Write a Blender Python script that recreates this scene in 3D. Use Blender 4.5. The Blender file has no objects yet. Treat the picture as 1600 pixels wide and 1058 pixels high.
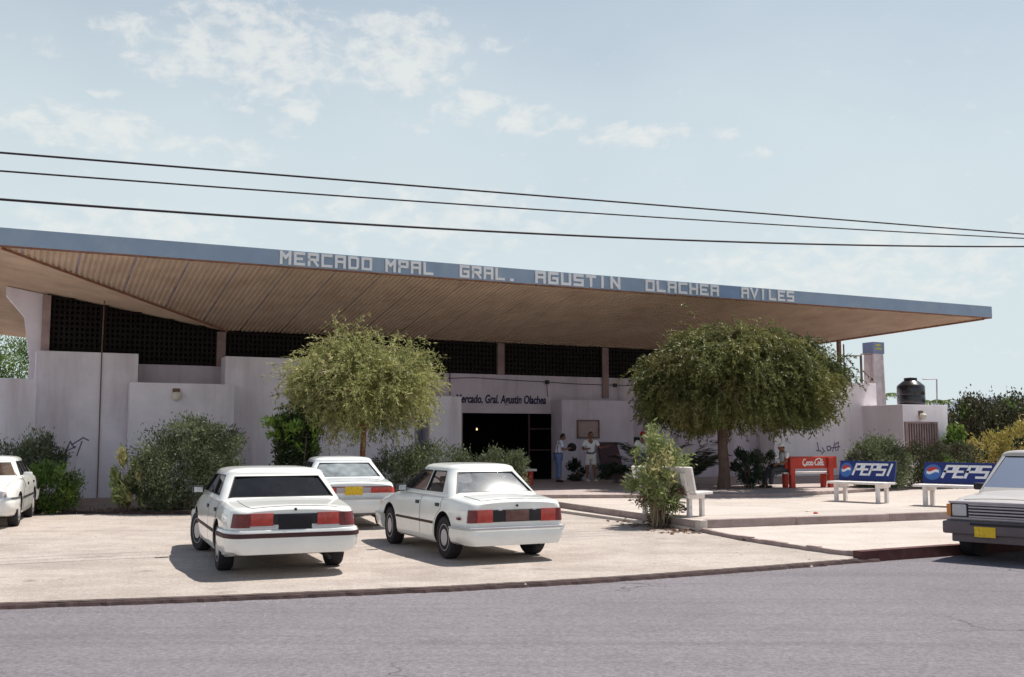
import bpy, bmesh, math, random
import numpy as np
from mathutils import Vector, Matrix, Euler
R = math.radians
sc = bpy.context.scene
COL = sc.collection
rnd = random.Random(7)
nr = np.random.default_rng(11)

# ------------------------------------------------------------------ camera
FPX, EH, HZ = 1620.0, 1.77, 683.0            # focal length in photo pixels, eye height, horizon row
PITCH = math.atan((HZ - 529) / FPX)
cam_d = bpy.data.cameras.new('camera'); cam = bpy.data.objects.new('camera', cam_d); COL.objects.link(cam)
cam.location = (0, 0, EH); cam.rotation_euler = (R(90) + PITCH, 0, 0)
cam_d.sensor_width = 36.0; cam_d.lens = FPX / 1600 * 36.0; cam_d.clip_end = 4000; cam_d.clip_start = 0.1
sc.camera = cam

# ------------------------------------------------------------------ sun, sky, exposure
SUN = Vector((0.38, 0.24, 0.87)).normalized()
sl = bpy.data.lights.new('sun', 'SUN'); so = bpy.data.objects.new('sun', sl); COL.objects.link(so)
sl.energy = 5.0; sl.angle = R(0.53); sl.color = (1.0, 0.95, 0.87)
so.rotation_euler = SUN.to_track_quat('Z', 'Y').to_euler()
so.location = (20, 10, 40)
sc.view_settings.view_transform = 'Standard'; sc.view_settings.look = 'None'
sc.view_settings.exposure = 0.25; sc.view_settings.gamma = 1.0

def ray(px, py):                              # view ray of a photo pixel, as a world direction
    a = (px - 800) / FPX; b = -(py - 529) / FPX
    cp, sp = math.cos(PITCH), math.sin(PITCH)
    return Vector((a, cp - b * sp, sp + b * cp))

world = bpy.data.worlds.new('World'); sc.world = world; world.use_nodes = True
def build_world():
    nt = world.node_tree; nt.nodes.clear(); N = nt.nodes.new; K = nt.links.new
    out = N('ShaderNodeOutputWorld'); bg = N('ShaderNodeBackground'); bg.inputs[1].default_value = 0.085
    sky = N('ShaderNodeTexSky'); sky.sky_type = 'NISHITA'; sky.sun_disc = False
    sky.sun_elevation = math.asin(SUN.z); sky.sun_rotation = math.atan2(SUN.x, SUN.y)
    sky.air_density = 1.0; sky.dust_density = 1.2; sky.ozone_density = 1.0; sky.altitude = 0
    tc = N('ShaderNodeTexCoord'); sep = N('ShaderNodeSeparateXYZ'); K(tc.outputs['Generated'], sep.inputs[0])
    def mth(op, a, b=None, c=None, clamp=False):
        m = N('ShaderNodeMath'); m.operation = op; m.use_clamp = clamp
        for i, v in enumerate((a, b, c)):
            if v is None: continue
            if isinstance(v, (int, float)): m.inputs[i].default_value = v
            else: K(v, m.inputs[i])
        return m.outputs[0]
    az = mth('ARCTAN2', sep.outputs[0], sep.outputs[1]); el = mth('ARCSINE', sep.outputs[2])
    cmb = N('ShaderNodeCombineXYZ'); K(az, cmb.inputs[0]); K(mth('MULTIPLY', el, 1.7), cmb.inputs[1])
    def noise(scale, detail, rough, dist=0.0, off=0.0):
        mp = N('ShaderNodeMapping'); mp.inputs['Location'].default_value = (off, off * .7, off * .3)
        K(cmb.outputs[0], mp.inputs[0])
        n = N('ShaderNodeTexNoise'); n.inputs['Scale'].default_value = scale; n.inputs['Detail'].default_value = detail
        n.inputs['Roughness'].default_value = rough; n.inputs['Distortion'].default_value = dist
        K(mp.outputs[0], n.inputs['Vector']); return n.outputs[0]
    n1 = noise(34, 8, .62, .3); n2 = noise(4.0, 4, .5, .0, 3.1)
    mask = None
    # soft patches of broken cloud: (direction of centre), half width, half height in radians
    for px, py, ra, re, w in [(215, 50, .045, .016, .9), (270, 100, .04, .018, .9), (400, 75, .095, .045, 1.0), (455, 165, .03, .028, .9),
                              (630, 85, .06, .04, 1.05), (570, 100, .035, .012, .9), (130, 200, .10, .022, .9), (740, 165, .045, .018, .9),
                              (815, 188, .05, .017, .95), (875, 190, .03, .012, .8), (1000, 212, .06, .012, 1.0), (1110, 210, .04, .01, .6),
                              (1180, 240, .03, .008, .7), (360, 240, .06, .02, .65), (165, 148, .03, .006, .8), (750, 70, .05, .012, .55),
                              (690, 345, .17, .04, .75), (200, 355, .12, .025, .8), (1350, 425, .22, .045, .8), (375, 150, .025, .02, .6),
                              (650, 195, .03, .01, .6), (80, 75, .03, .02, .45)]:
        d = ray(px, py).normalized(); a0 = math.atan2(d.x, d.y); e0 = math.asin(d.z)
        da = mth('MULTIPLY', mth('SUBTRACT', az, a0), 1 / (ra * 1.35)); de = mth('MULTIPLY', mth('SUBTRACT', el, e0), 1 / (re * 1.35))
        q = mth('SUBTRACT', w, mth('ADD', mth('MULTIPLY', da, da), mth('MULTIPLY', de, de)), clamp=True)
        mask = q if mask is None else mth('MAXIMUM', mask, q)
    cl = mth('ADD', mth('MULTIPLY', n1, 1.55), mth('MULTIPLY', mask, .50))
    ss = N('ShaderNodeMapRange'); ss.interpolation_type = 'SMOOTHSTEP'
    ss.inputs['From Min'].default_value = .93; ss.inputs['From Max'].default_value = 1.38; K(cl, ss.inputs[0])
    low = N('ShaderNodeMapRange'); low.interpolation_type = 'SMOOTHSTEP'; low.inputs['From Min'].default_value = .15; low.inputs['From Max'].default_value = .78
    low.inputs['To Min'].default_value = .92; low.inputs['To Max'].default_value = .03; K(el, low.inputs[0])
    veil = mth('ADD', low.outputs[0], mth('MULTIPLY', mth('SUBTRACT', n2, .5), .35), clamp=True)
    mx1 = N('ShaderNodeMix'); mx1.data_type = 'RGBA'; K(veil, mx1.inputs['Factor']); K(sky.outputs[0], mx1.inputs['A'])
    mx1.inputs['B'].default_value = (6.9, 7.85, 8.15, 1)
    mx2 = N('ShaderNodeMix'); mx2.data_type = 'RGBA'; K(mth('MULTIPLY', ss.outputs[0], .62), mx2.inputs['Factor']); K(mx1.outputs['Result'], mx2.inputs['A'])
    mx2.inputs['B'].default_value = (8.6, 8.6, 8.3, 1)
    K(mx2.outputs['Result'], bg.inputs[0]); K(bg.outputs[0], out.inputs[0])
build_world()

# ------------------------------------------------------------------ helpers
def G(px, py, z=0.0):                         # where the view ray of a photo pixel meets the level z
    r = ray(px, py); return Vector((0, 0, EH)) + r * ((z - EH) / r.z)
TH = R(26.25)                                 # the facade's turn
U = Vector((math.cos(TH), math.sin(TH), 0)); V = Vector((-math.sin(TH), math.cos(TH), 0))
O = Vector((0, 36.4, 0))                      # a point of the main wall's plane
def B(u, v, z): return O + U * u + V * v + Vector((0, 0, z))
def FP(px, py, v=0.0):                        # photo pixel -> (u, z) on the facade-parallel plane at depth v
    o = Vector((0, 0, EH)); r = ray(px, py); P0 = O + V * v
    p = o + r * ((P0 - o).dot(V) / r.dot(V)); return (p - O).dot(U), p.z

class MB:
    def __init__(s): s.v = []; s.f = []; s.m = []; s.mi = 0
    def add(s, vs, fs):
        n = len(s.v); s.v += [tuple(p) for p in vs]; s.f += [tuple(i + n for i in f) for f in fs]; s.m += [s.mi] * len(fs); return s
    def box(s, x0, x1, y0, y1, z0, z1, M=None):
        vs = [Vector((x, y, z)) for z in (z0, z1) for y in (y0, y1) for x in (x0, x1)]
        if M is not None: vs = [M @ p for p in vs]
        return s.add(vs, [(0, 2, 3, 1), (4, 5, 7, 6), (0, 1, 5, 4), (2, 6, 7, 3), (0, 4, 6, 2), (1, 3, 7, 5)])
    def bbox(s, x0, x1, y0, y1, z0, z1, b=.01, M=None):   # bevelled box
        bm = bmesh.new(); bmesh.ops.create_cube(bm, size=1)
        for p in bm.verts: p.co = Vector(((x0 + x1) / 2 + p.co.x * (x1 - x0), (y0 + y1) / 2 + p.co.y * (y1 - y0), (z0 + z1) / 2 + p.co.z * (z1 - z0)))
        bmesh.ops.bevel(bm, geom=bm.edges[:], offset=b, segments=2, affect='EDGES', profile=.6)
        return s.bm(bm, M)
    def bm(s, bm, M=None):
        bm.verts.index_update(); vs = [(M @ p.co if M is not None else p.co) for p in bm.verts]
        fs = [tuple(p.index for p in f.verts) for f in bm.faces]; bm.free(); return s.add(vs, fs)
    def prism(s, poly, a, b):                # poly: list of points, extruded by vector b-a
        n = len(poly); d = Vector(b) - Vector(a)
        vs = [Vector(p) for p in poly] + [Vector(p) + d for p in poly]
        return s.add(vs, [tuple(range(n))[::-1], tuple(range(n, 2 * n))] + [(i, (i + 1) % n, n + (i + 1) % n, n + i) for i in range(n)])
    def tube(s, pts, r, n=8, cap=True):
        pts = [Vector(p) for p in pts]; k = len(pts); rs = r if isinstance(r, (list, tuple)) else [r] * k
        vs = []; a = None
        for i, p in enumerate(pts):
            d = (pts[min(i + 1, k - 1)] - pts[max(i - 1, 0)]).normalized()
            if a is None: a = d.orthogonal().normalized()
            a = (a - d * a.dot(d)); a = a.normalized() if a.length > 1e-6 else d.orthogonal().normalized()
            b = d.cross(a)
            vs += [p + (a * math.cos(t) + b * math.sin(t)) * rs[i] for t in [2 * math.pi * j / n for j in range(n)]]
        fs = [(i * n + j, i * n + (j + 1) % n, (i + 1) * n + (j + 1) % n, (i + 1) * n + j) for i in range(k - 1) for j in range(n)]
        if cap: fs += [tuple(range(n))[::-1], tuple((k - 1) * n + j for j in range(n))]
        return s.add(vs, fs)
    def lathe(s, prof, n=24, M=None):        # prof: (r, h) pairs about local z
        k = len(prof); vs = [Vector((r * math.cos(2 * math.pi * j / n), r * math.sin(2 * math.pi * j / n), h)) for r, h in prof for j in range(n)]
        if M is not None: vs = [M @ p for p in vs]
        fs = [(i * n + j, i * n + (j + 1) % n, (i + 1) * n + (j + 1) % n, (i + 1) * n + j) for i in range(k - 1) for j in range(n)]
        fs += [tuple(range(n))[::-1], tuple((k - 1) * n + j for j in range(n))]
        return s.add(vs, fs)
    def build(s, name, mats, parent=None, smooth=False, local=False, sharp=35):
        me = bpy.data.meshes.new(name)
        vs = s.v
        if parent is not None and not local:
            Mi = rootmat(parent).inverted(); vs = [tuple(Mi @ Vector(p)) for p in vs]
        me.from_pydata(vs, [], s.f); me.update()
        bm = bmesh.new(); bm.from_mesh(me); bmesh.ops.recalc_face_normals(bm, faces=bm.faces[:]); bm.to_mesh(me); bm.free()
        mats = mats if isinstance(mats, (list, tuple)) else [mats]
        for m in mats: me.materials.append(m)
        if len(mats) > 1 and len(me.polygons) == len(s.m): me.polygons.foreach_set('material_index', s.m)
        if smooth:
            me.polygons.foreach_set('use_smooth', [True] * len(me.polygons)); me.set_sharp_from_angle(angle=R(sharp))
        o = bpy.data.objects.new(name, me); COL.objects.link(o)
        if parent is not None: o.parent = parent
        return o

def rootmat(o):
    M = Matrix.Identity(4)
    while o is not None:
        M = Matrix.LocRotScale(o.location, o.rotation_euler, o.scale) @ M; o = o.parent
    return M
def tag(o, label=None, cat=None, group=None, kind=None):
    if label: o['label'] = label
    if cat: o['category'] = cat
    if group: o['group'] = group
    if kind: o['kind'] = kind
    return o
def thing(name, label, cat, loc=(0, 0, 0), rz=0.0, group=None):
    o = bpy.data.objects.new(name, None); COL.objects.link(o); o.location = loc; o.rotation_euler = (0, 0, rz); o.empty_display_size = .2
    return tag(o, label, cat, group)
def copy_tree(o, parent=None):
    c = o.copy(); COL.objects.link(c); c.parent = parent
    for ch in list(o.children): copy_tree(ch, c)
    return c
def evaluated(o):
    bpy.context.view_layer.update(); dg = bpy.context.evaluated_depsgraph_get()
    return bpy.data.meshes.new_from_object(o.evaluated_get(dg), preserve_all_data_layers=True, depsgraph=dg)
def apply_mods(o):
    me = evaluated(o); old = o.data; o.modifiers.clear(); o.data = me; bpy.data.meshes.remove(old); return o
def kill(o):
    bpy.data.objects.remove(o, do_unlink=True)

# ------------------------------------------------------------------ materials
def mat(name, col, rough=.8, var=.12, scale=2.0, bump=0.0, bscale=40.0, spec=.3, metal=0.0, coat=0.0, dirt=None, dirt_scale=.6, dirt_amt=.5, streak=False, fine=0.0):
    m = bpy.data.materials.new(name); m.use_nodes = True; nt = m.node_tree; N = nt.nodes.new; K = nt.links.new
    p = nt.nodes['Principled BSDF']; p.inputs['Roughness'].default_value = rough; p.inputs['Metallic'].default_value = metal
    p.inputs['Specular IOR Level'].default_value = spec; p.inputs['Coat Weight'].default_value = coat; p.inputs['Coat Roughness'].default_value = .08
    tc = N('ShaderNodeTexCoord')
    def noise(sc_, det=5, vec=None):
        n = N('ShaderNodeTexNoise'); n.inputs['Scale'].default_value = sc_; n.inputs['Detail'].default_value = det; n.inputs['Roughness'].default_value = .6
        K(vec if vec is not None else tc.outputs['Object'], n.inputs['Vector']); return n.outputs[0]
    def mapr(x, a, b, c, d):
        r = N('ShaderNodeMapRange'); r.inputs['From Min'].default_value = a; r.inputs['From Max'].default_value = b
        r.inputs['To Min'].default_value = c; r.inputs['To Max'].default_value = d; K(x, r.inputs[0]); return r.outputs[0]
    def mul(c, f):
        x = N('ShaderNodeMix'); x.data_type = 'RGBA'; x.blend_type = 'MULTIPLY'; x.inputs['Factor'].default_value = 1
        if isinstance(c, tuple): x.inputs['A'].default_value = c
        else: K(c, x.inputs['A'])
        K(f, x.inputs['B']); return x.outputs['Result']
    c = mul((*col, 1), mapr(noise(scale), .3, .7, 1 - var, 1 + var))
    if fine: c = mul(c, mapr(noise(55, 3), .3, .7, 1 - fine, 1 + fine))
    if dirt is not None:
        vec = None
        if streak:
            mp = N('ShaderNodeMapping'); mp.inputs['Scale'].default_value = (1, 1, .12); K(tc.outputs['Object'], mp.inputs[0]); vec = mp.outputs[0]
        f = mapr(noise(dirt_scale, 8, vec), .48, .72, 0, dirt_amt)
        x = N('ShaderNodeMix'); x.data_type = 'RGBA'; K(f, x.inputs['Factor']); K(c, x.inputs['A']); x.inputs['B'].default_value = (*dirt, 1); c = x.outputs['Result']
    K(c, p.inputs['Base Color'])
    if bump:
        b = N('ShaderNodeBump'); b.inputs['Strength'].default_value = bump; b.inputs['Distance'].default_value = .02
        K(noise(bscale, 4), b.inputs['Height']); K(b.outputs[0], p.inputs['Normal'])
    return m
def leafmat(name, c1, c2, trans=.30, rough=.5):
    m = bpy.data.materials.new(name); m.use_nodes = True; nt = m.node_tree; N = nt.nodes.new; K = nt.links.new
    p = nt.nodes['Principled BSDF']; out = nt.nodes['Material Output']; p.inputs['Roughness'].default_value = rough; p.inputs['Specular IOR Level'].default_value = .25
    g = N('ShaderNodeNewGeometry'); r = N('ShaderNodeMix'); r.data_type = 'RGBA'; K(g.outputs['Random Per Island'], r.inputs['Factor'])
    r.inputs['A'].default_value = (*c1, 1); r.inputs['B'].default_value = (*c2, 1); K(r.outputs['Result'], p.inputs['Base Color'])
    t = N('ShaderNodeBsdfTranslucent'); K(r.outputs['Result'], t.inputs['Color'])
    mx = N('ShaderNodeMixShader'); mx.inputs[0].default_value = trans; K(p.outputs[0], mx.inputs[1]); K(t.outputs[0], mx.inputs[2]); K(mx.outputs[0], out.inputs[0])
    return m
def glassmat(name, tint=(.25, .28, .3), dust=.1, dustcol=(.45, .47, .48), rough=.02, opac=.0, grough=.03):
    m = bpy.data.materials.new(name); m.use_nodes = True; nt = m.node_tree; N = nt.nodes.new; K = nt.links.new
    nt.nodes.remove(nt.nodes['Principled BSDF']); out = nt.nodes['Material Output']
    tr = N('ShaderNodeBsdfTransparent'); tr.inputs[0].default_value = (*tint, 1)
    gl = N('ShaderNodeBsdfGlossy'); gl.inputs['Roughness'].default_value = grough
    fr = N('ShaderNodeFresnel'); fr.inputs[0].default_value = 1.5
    m1 = N('ShaderNodeMixShader'); K(fr.outputs[0], m1.inputs[0]); K(tr.outputs[0], m1.inputs[1]); K(gl.outputs[0], m1.inputs[2])
    df = N('ShaderNodeBsdfDiffuse'); df.inputs[0].default_value = (*dustcol, 1)
    tc = N('ShaderNodeTexCoord'); n = N('ShaderNodeTexNoise'); n.inputs['Scale'].default_value = 5; n.inputs['Detail'].default_value = 5; K(tc.outputs['Object'], n.inputs['Vector'])
    mr = N('ShaderNodeMapRange'); mr.inputs['From Min'].default_value = .3; mr.inputs['From Max'].default_value = .7
    mr.inputs['To Min'].default_value = dust * .6; mr.inputs['To Max'].default_value = dust * 1.4; K(n.outputs[0], mr.inputs[0])
    m2 = N('ShaderNodeMixShader'); K(mr.outputs[0], m2.inputs[0]); K(m1.outputs[0], m2.inputs[1]); K(df.outputs[0], m2.inputs[2]); K(m2.outputs[0], out.inputs[0])
    return m

M = {}
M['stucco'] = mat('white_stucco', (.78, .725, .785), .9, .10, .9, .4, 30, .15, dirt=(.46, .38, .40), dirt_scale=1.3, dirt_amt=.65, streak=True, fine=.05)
M['stucco_grey'] = mat('greyed_stucco', (.56, .485, .56), .9, .12, .9, .4, 30, .15, dirt=(.32, .25, .27), dirt_scale=1.4, dirt_amt=.65, streak=True, fine=.05)  # greyer stucco of the panels right of the entrance
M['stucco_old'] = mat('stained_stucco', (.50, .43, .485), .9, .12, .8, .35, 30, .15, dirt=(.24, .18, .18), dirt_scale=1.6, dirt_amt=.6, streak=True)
M['house'] = mat('house_stucco', (.80, .75, .80), .9, .06, .8, .3, 30, .15, dirt=(.5, .45, .45), dirt_scale=1.2, dirt_amt=.4, streak=True)
M['soffit'] = mat('cream_corrugated_metal', (.64, .495, .38), .6, .12, 1.5, 0, spec=.3, dirt=(.34, .18, .10), dirt_scale=.9, dirt_amt=.32)
M['groove'] = mat('rusty_joint', (.36, .24, .165), .9, .2, 3)
M['fascia'] = mat('faded_blue_paint', (.24, .315, .42), .75, .08, .8, dirt=(.33, .39, .46), dirt_scale=.9, dirt_amt=.7, fine=.05)
M['fascia_new'] = mat('fresh_blue_paint', (.19, .275, .42), .6, .08, 2)
M['rust'] = mat('rusted_edge_metal', (.24, .11, .07), .9, .3, 4)
M['letter'] = mat('white_letter_paint', (.75, .74, .75), .7, .06, 3)
M['scrawl'] = mat('faded_purple_paint', (.16, .12, .22), .9, .3, 8)
M['navy'] = mat('navy_letter_paint', (.025, .02, .07), .7, .1, 3)
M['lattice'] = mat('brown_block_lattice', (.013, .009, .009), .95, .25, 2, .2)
M['dark'] = mat('unlit_interior_black', (.02, .017, .018), .95, .3, 1)  # near-black stands in for the shade inside hall and window
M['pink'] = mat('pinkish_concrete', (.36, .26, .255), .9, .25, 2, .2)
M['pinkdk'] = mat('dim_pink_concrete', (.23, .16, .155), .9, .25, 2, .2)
M['concrete'] = mat('stained_concrete', (.42, .35, .33), .9, .15, 1.5, .3, 30, dirt=(.27, .19, .17), dirt_scale=2.5, dirt_amt=.6)
M['slab'] = mat('bright_concrete_paving', (.50, .455, .415), .9, .08, .5, .2, 60, dirt=(.46, .39, .33), dirt_scale=.7, dirt_amt=.5, fine=.08)
M['kerb'] = mat('weathered_kerb', (.34, .265, .25), .9, .15, 3, .4, 20, dirt=(.2, .13, .12), dirt_scale=4, dirt_amt=.6)
M['redkerb'] = mat('faded_red_kerb', (.095, .036, .035), .85, .25, 4, .3, 20, dirt=(.15, .085, .075), dirt_scale=5, dirt_amt=.6)
M['sand'] = mat('pale_sandy_ground', (.42, .372, .335), .95, .10, .45, .5, 18, .1, dirt=(.29, .245, .22), dirt_scale=.55, dirt_amt=.7, fine=.22)
M['bed'] = mat('planting_bed_soil', (.34, .27, .225), .95, .15, 1.2, .6, 15, .1, dirt=(.2, .15, .12), dirt_scale=1.5, dirt_amt=.6, fine=.15)
M['asphalt'] = mat('worn_asphalt', (.185, .167, .186), .9, .06, .3, .35, 120, .2, dirt=(.235, .212, .225), dirt_scale=.45, dirt_amt=.6, fine=.30)
M['edge'] = mat('broken_road_edge', (.06, .038, .037), .95, .35, 6, .6, 15)
M['far'] = mat('far_ground', (.40, .35, .29), .95, .15, .1)
M['hill'] = mat('blue_hill', (.16, .19, .235), .95, .2, .02)
M['carwhite'] = mat('white_car_paint', (.78, .78, .75), .4, .05, 2.5, spec=.5, coat=.9)
M['carwhite2'] = mat('cool_white_car_paint', (.74, .76, .76), .4, .05, 2.5, spec=.5, coat=.9)
M['black'] = mat('black_trim', (.02, .018, .022), .5, .1, 3)
M['blackpaint'] = mat('matte_black', (.015, .014, .018), .7, .1, 3)
M['tyre'] = mat('tyre_rubber', (.028, .024, .028), .85, .15, 6)
M['rim'] = mat('wheel_metal', (.50, .46, .47), .45, .08, 4, spec=.5)
M['red'] = mat('red_lens', (.42, .03, .018), .25, .3, 14, spec=.6, coat=.4)
M['darkred'] = mat('dark_red_lens', (.15, .02, .022), .3, .25, 14, spec=.5)
M['clearlens'] = mat('clear_lens', (.5, .48, .5), .2, .1, 6, spec=.6)
M['amber'] = mat('amber_lens', (.60, .22, .04), .3, .1, 6, spec=.5)
M['chrome'] = mat('dull_chrome', (.6, .6, .62), .2, .05, 3, metal=.9)
M['maroon'] = mat('maroon_trim', (.055, .022, .024), .6, .1, 3)
M['plate_y'] = mat('yellow_plate', (.72, .47, .03), .5, .25, 30)
M['plate_b'] = mat('brown_plate', (.14, .07, .06), .6, .2, 12)
M['seat'] = mat('car_interior', (.11, .10, .11), .9, .2, 5)
M['seatpale'] = mat('pale_car_interior', (.33, .31, .31), .9, .15, 5)
M['gdark'] = glassmat('tinted_glass', (.10, .11, .14), .03, (.25, .27, .3))
M['gside'] = glassmat('side_glass', (.42, .40, .42), .04)
M['gdust'] = glassmat('dusty_rear_glass', (.4, .42, .43), .20, (.50, .56, .62), grough=.13)
M['gpale'] = glassmat('hazy_rear_glass', (.45, .5, .52), .42, (.50, .56, .58), grough=.06)
M['bluegrey'] = mat('blue_window_glass', (.20, .23, .32), .15, .1, 2, spec=.6)
M['vangrey'] = mat('grey_bumper_plastic', (.135, .11, .118), .6, .1, 4)
M['silver'] = mat('silver_grille', (.42, .37, .40), .35, .08, 4, metal=.4)
M['redpaint'] = mat('red_bench_paint', (.50, .055, .035), .6, .1, 5, dirt=(.3, .05, .04), dirt_scale=4)
M['whitepaint'] = mat('white_bench_paint', (.74, .70, .68), .8, .07, 3, .2, 40, dirt=(.5, .44, .4), dirt_scale=4, dirt_amt=.5)
M['pblue'] = mat('deep_blue_panel', (.022, .035, .16), .5, .08, 3)
M['pmid'] = mat('mid_blue', (.06, .15, .42), .5, .05, 3)
M['pred'] = mat('emblem_red', (.50, .05, .05), .5, .05, 3)
M['blacktank'] = mat('black_polyethylene', (.010, .010, .016), .28, .1, 3, spec=.6)
M['bark'] = mat('grey_brown_bark', (.13, .085, .07), .95, .25, 5, .6, 25)
M['barkred'] = mat('reddish_bark', (.22, .09, .055), .95, .25, 5, .6, 25)
M['twig'] = mat('pale_twig', (.30, .23, .16), .9, .2, 5)
M['wire'] = mat('black_cable', (.02, .012, .02), .7, .1, 1)
M['skin'] = mat('brown_skin', (.26, .125, .08), .6, .08, 10)
M['hair'] = mat('black_hair', (.012, .01, .01), .6, .2, 20)
M['wshirt'] = mat('white_shirt', (.86, .85, .88), .9, .05, 8)
M['bshirt'] = mat('pale_blue_shirt', (.66, .67, .82), .9, .06, 8)
M['jeans'] = mat('blue_jeans', (.14, .19, .36), .9, .15, 8)
M['shorts'] = mat('beige_shorts', (.80, .74, .72), .9, .06, 8)
M['trousers'] = mat('dark_grey_trousers', (.07, .075, .085), .9, .15, 8)
M['redcloth'] = mat('red_cloth', (.5, .04, .03), .9, .1, 8)
M['shoe'] = mat('dark_shoe', (.03, .025, .025), .6, .1, 8)
M['paper'] = mat('paper_litter', (.72, .66, .6), .9, .1, 8)
M['board'] = mat('brown_board', (.16, .10, .075), .8, .2, 5)
M['boarddk'] = mat('dark_maroon_board', (.075, .04, .05), .8, .3, 14)
M['lampglass'] = mat('lamp_globe', (.7, .64, .55), .4, .1, 5)
M['pillar'] = mat('mottled_grey_concrete', (.60, .53, .54), .9, .2, 3, .3, 20, dirt=(.30, .20, .20), dirt_scale=2.6, dirt_amt=.8, streak=True)
M['bluecap'] = mat('blue_painted_metal', (.21, .25, .38), .6, .15, 5)
M['ywrite'] = mat('yellow_paint', (.5, .45, .08), .7, .2, 5)
def groundmat(name, col, dark, ang_, track, rough=.95, pat=(.5, 2.2, 9.0), amt=(.5, .28, .22), grain=.3, bump=.6, stretch=(7, .5), spots=None, cracks=0):
    m = bpy.data.materials.new(name); m.use_nodes = True; nt = m.node_tree; N = nt.nodes.new; K = nt.links.new
    p = nt.nodes['Principled BSDF']; p.inputs['Roughness'].default_value = rough; p.inputs['Specular IOR Level'].default_value = .12
    tc = N('ShaderNodeTexCoord')
    def noise(sc_, det=6, vec=None, rg_=.6):
        n = N('ShaderNodeTexNoise'); n.inputs['Scale'].default_value = sc_; n.inputs['Detail'].default_value = det; n.inputs['Roughness'].default_value = rg_
        K(vec if vec is not None else tc.outputs['Object'], n.inputs['Vector']); return n.outputs[0]
    def mapr(x, a, b, c, d):
        r = N('ShaderNodeMapRange'); r.inputs['From Min'].default_value = a; r.inputs['From Max'].default_value = b
        r.inputs['To Min'].default_value = c; r.inputs['To Max'].default_value = d; K(x, r.inputs[0]); return r.outputs[0]
    def mixc(c, f, d):
        x = N('ShaderNodeMix'); x.data_type = 'RGBA'; K(f, x.inputs['Factor'])
        for k, v in (('A', c), ('B', d)):
            if isinstance(v, tuple): x.inputs[k].default_value = (*v, 1)
            else: K(v, x.inputs[k])
        return x.outputs['Result']
    def mul(c, f):
        x = N('ShaderNodeMix'); x.data_type = 'RGBA'; x.blend_type = 'MULTIPLY'; x.inputs['Factor'].default_value = 1; K(c, x.inputs['A']); K(f, x.inputs['B']); return x.outputs['Result']
    c = col
    for sc_, a in zip(pat, amt): c = mixc(c, mapr(noise(sc_, 7), .46, .70, 0, a), dark)
    mp = N('ShaderNodeMapping'); mp.inputs['Rotation'].default_value = (0, 0, -ang_); mp.inputs['Scale'].default_value = (stretch[1], stretch[0], 1); K(tc.outputs['Object'], mp.inputs[0])
    c = mixc(c, mapr(noise(.55, 5, mp.outputs[0], .55), .50, .66, 0, track), dark)
    if spots: c = mixc(c, mapr(noise(spots[0], 3), .66, .74, 0, spots[1]), tuple(q * .55 for q in dark))
    if cracks:
        wv = N('ShaderNodeVectorMath'); wv.operation = 'MULTIPLY_ADD'; nn_ = N('ShaderNodeTexNoise'); nn_.inputs['Scale'].default_value = 1.6; nn_.inputs['Detail'].default_value = 5; K(tc.outputs['Object'], nn_.inputs['Vector'])
        K(nn_.outputs['Color'], wv.inputs[0]); wv.inputs[1].default_value = (1.1, 1.1, 0); K(tc.outputs['Object'], wv.inputs[2])
        vo = N('ShaderNodeTexVoronoi'); vo.feature = 'DISTANCE_TO_EDGE'; vo.inputs['Scale'].default_value = .27; K(wv.outputs[0], vo.inputs['Vector'])
        a_ = mapr(vo.outputs['Distance'], .0015, .0045, cracks, 0); b_ = mapr(noise(.22, 2), .5, .58, 0, 1); mm = N('ShaderNodeMath'); mm.operation = 'MULTIPLY'; mm.use_clamp = True; K(a_, mm.inputs[0]); K(b_, mm.inputs[1])
        c = mixc(c, mm.outputs[0], tuple(q * .4 for q in dark))
    g = noise(75, 3, None, .8); c = mul(c, mapr(g, .25, .75, 1 - grain, 1 + grain)); c = mul(c, mapr(noise(22, 4), .3, .7, 1 - grain * .6, 1 + grain * .6))
    K(c, p.inputs['Base Color'])
    b = N('ShaderNodeBump'); b.inputs['Strength'].default_value = bump; b.inputs['Distance'].default_value = .03; K(noise(14, 8, None, .7), b.inputs['Height']); K(b.outputs[0], p.inputs['Normal'])
    return m
M['sand'] = groundmat('pale_sandy_ground', (.455, .398, .360), (.27, .225, .20), R(112), .38, stretch=(2.4, .6), spots=(1.1, .5), amt=(.7, .42, .34))
M['asphalt'] = groundmat('worn_asphalt', (.200, .184, .200), (.135, .122, .135), TH, .45, .9, (.25, 1.3, 8.0), (.45, .25, .25), .38, .5, (5, .12), spots=(.7, .35), cracks=.7)
M['slab'] = groundmat('bright_concrete_paving', (.525, .468, .425), (.36, .30, .27), TH, .35, .9, (.35, 1.8, 9.0), (.45, .25, .2), .18, .25, (3, .6), spots=(1.3, .4))
M['bed'] = groundmat('planting_bed_soil', (.36, .29, .25), (.17, .125, .105), TH, .3, .95, (.8, 3, 10), (.6, .4, .3), .35, .8, (2, 1))
L = {}
L['wispy2'] = leafmat('paler_feathery_leaf', (.36, .34, .15), (.47, .42, .22), .4)
L['wispy3'] = leafmat('green_feathery_leaf', (.12, .14, .05), (.20, .21, .08), .35)
L['olive2'] = leafmat('yellowed_olive_leaf', (.16, .17, .05), (.26, .25, .09), .3)
L['olive3'] = leafmat('deep_olive_leaf', (.05, .065, .02), (.10, .11, .035), .3)
L['olive4'] = leafmat('dry_olive_leaf', (.15, .14, .05), (.22, .20, .08), .3)
L['oleander2'] = leafmat('pale_dusty_leaf', (.15, .18, .09), (.25, .27, .16), .2)
L['oleander3'] = leafmat('deep_dusty_leaf', (.035, .045, .022), (.08, .09, .05), .2)
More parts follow.
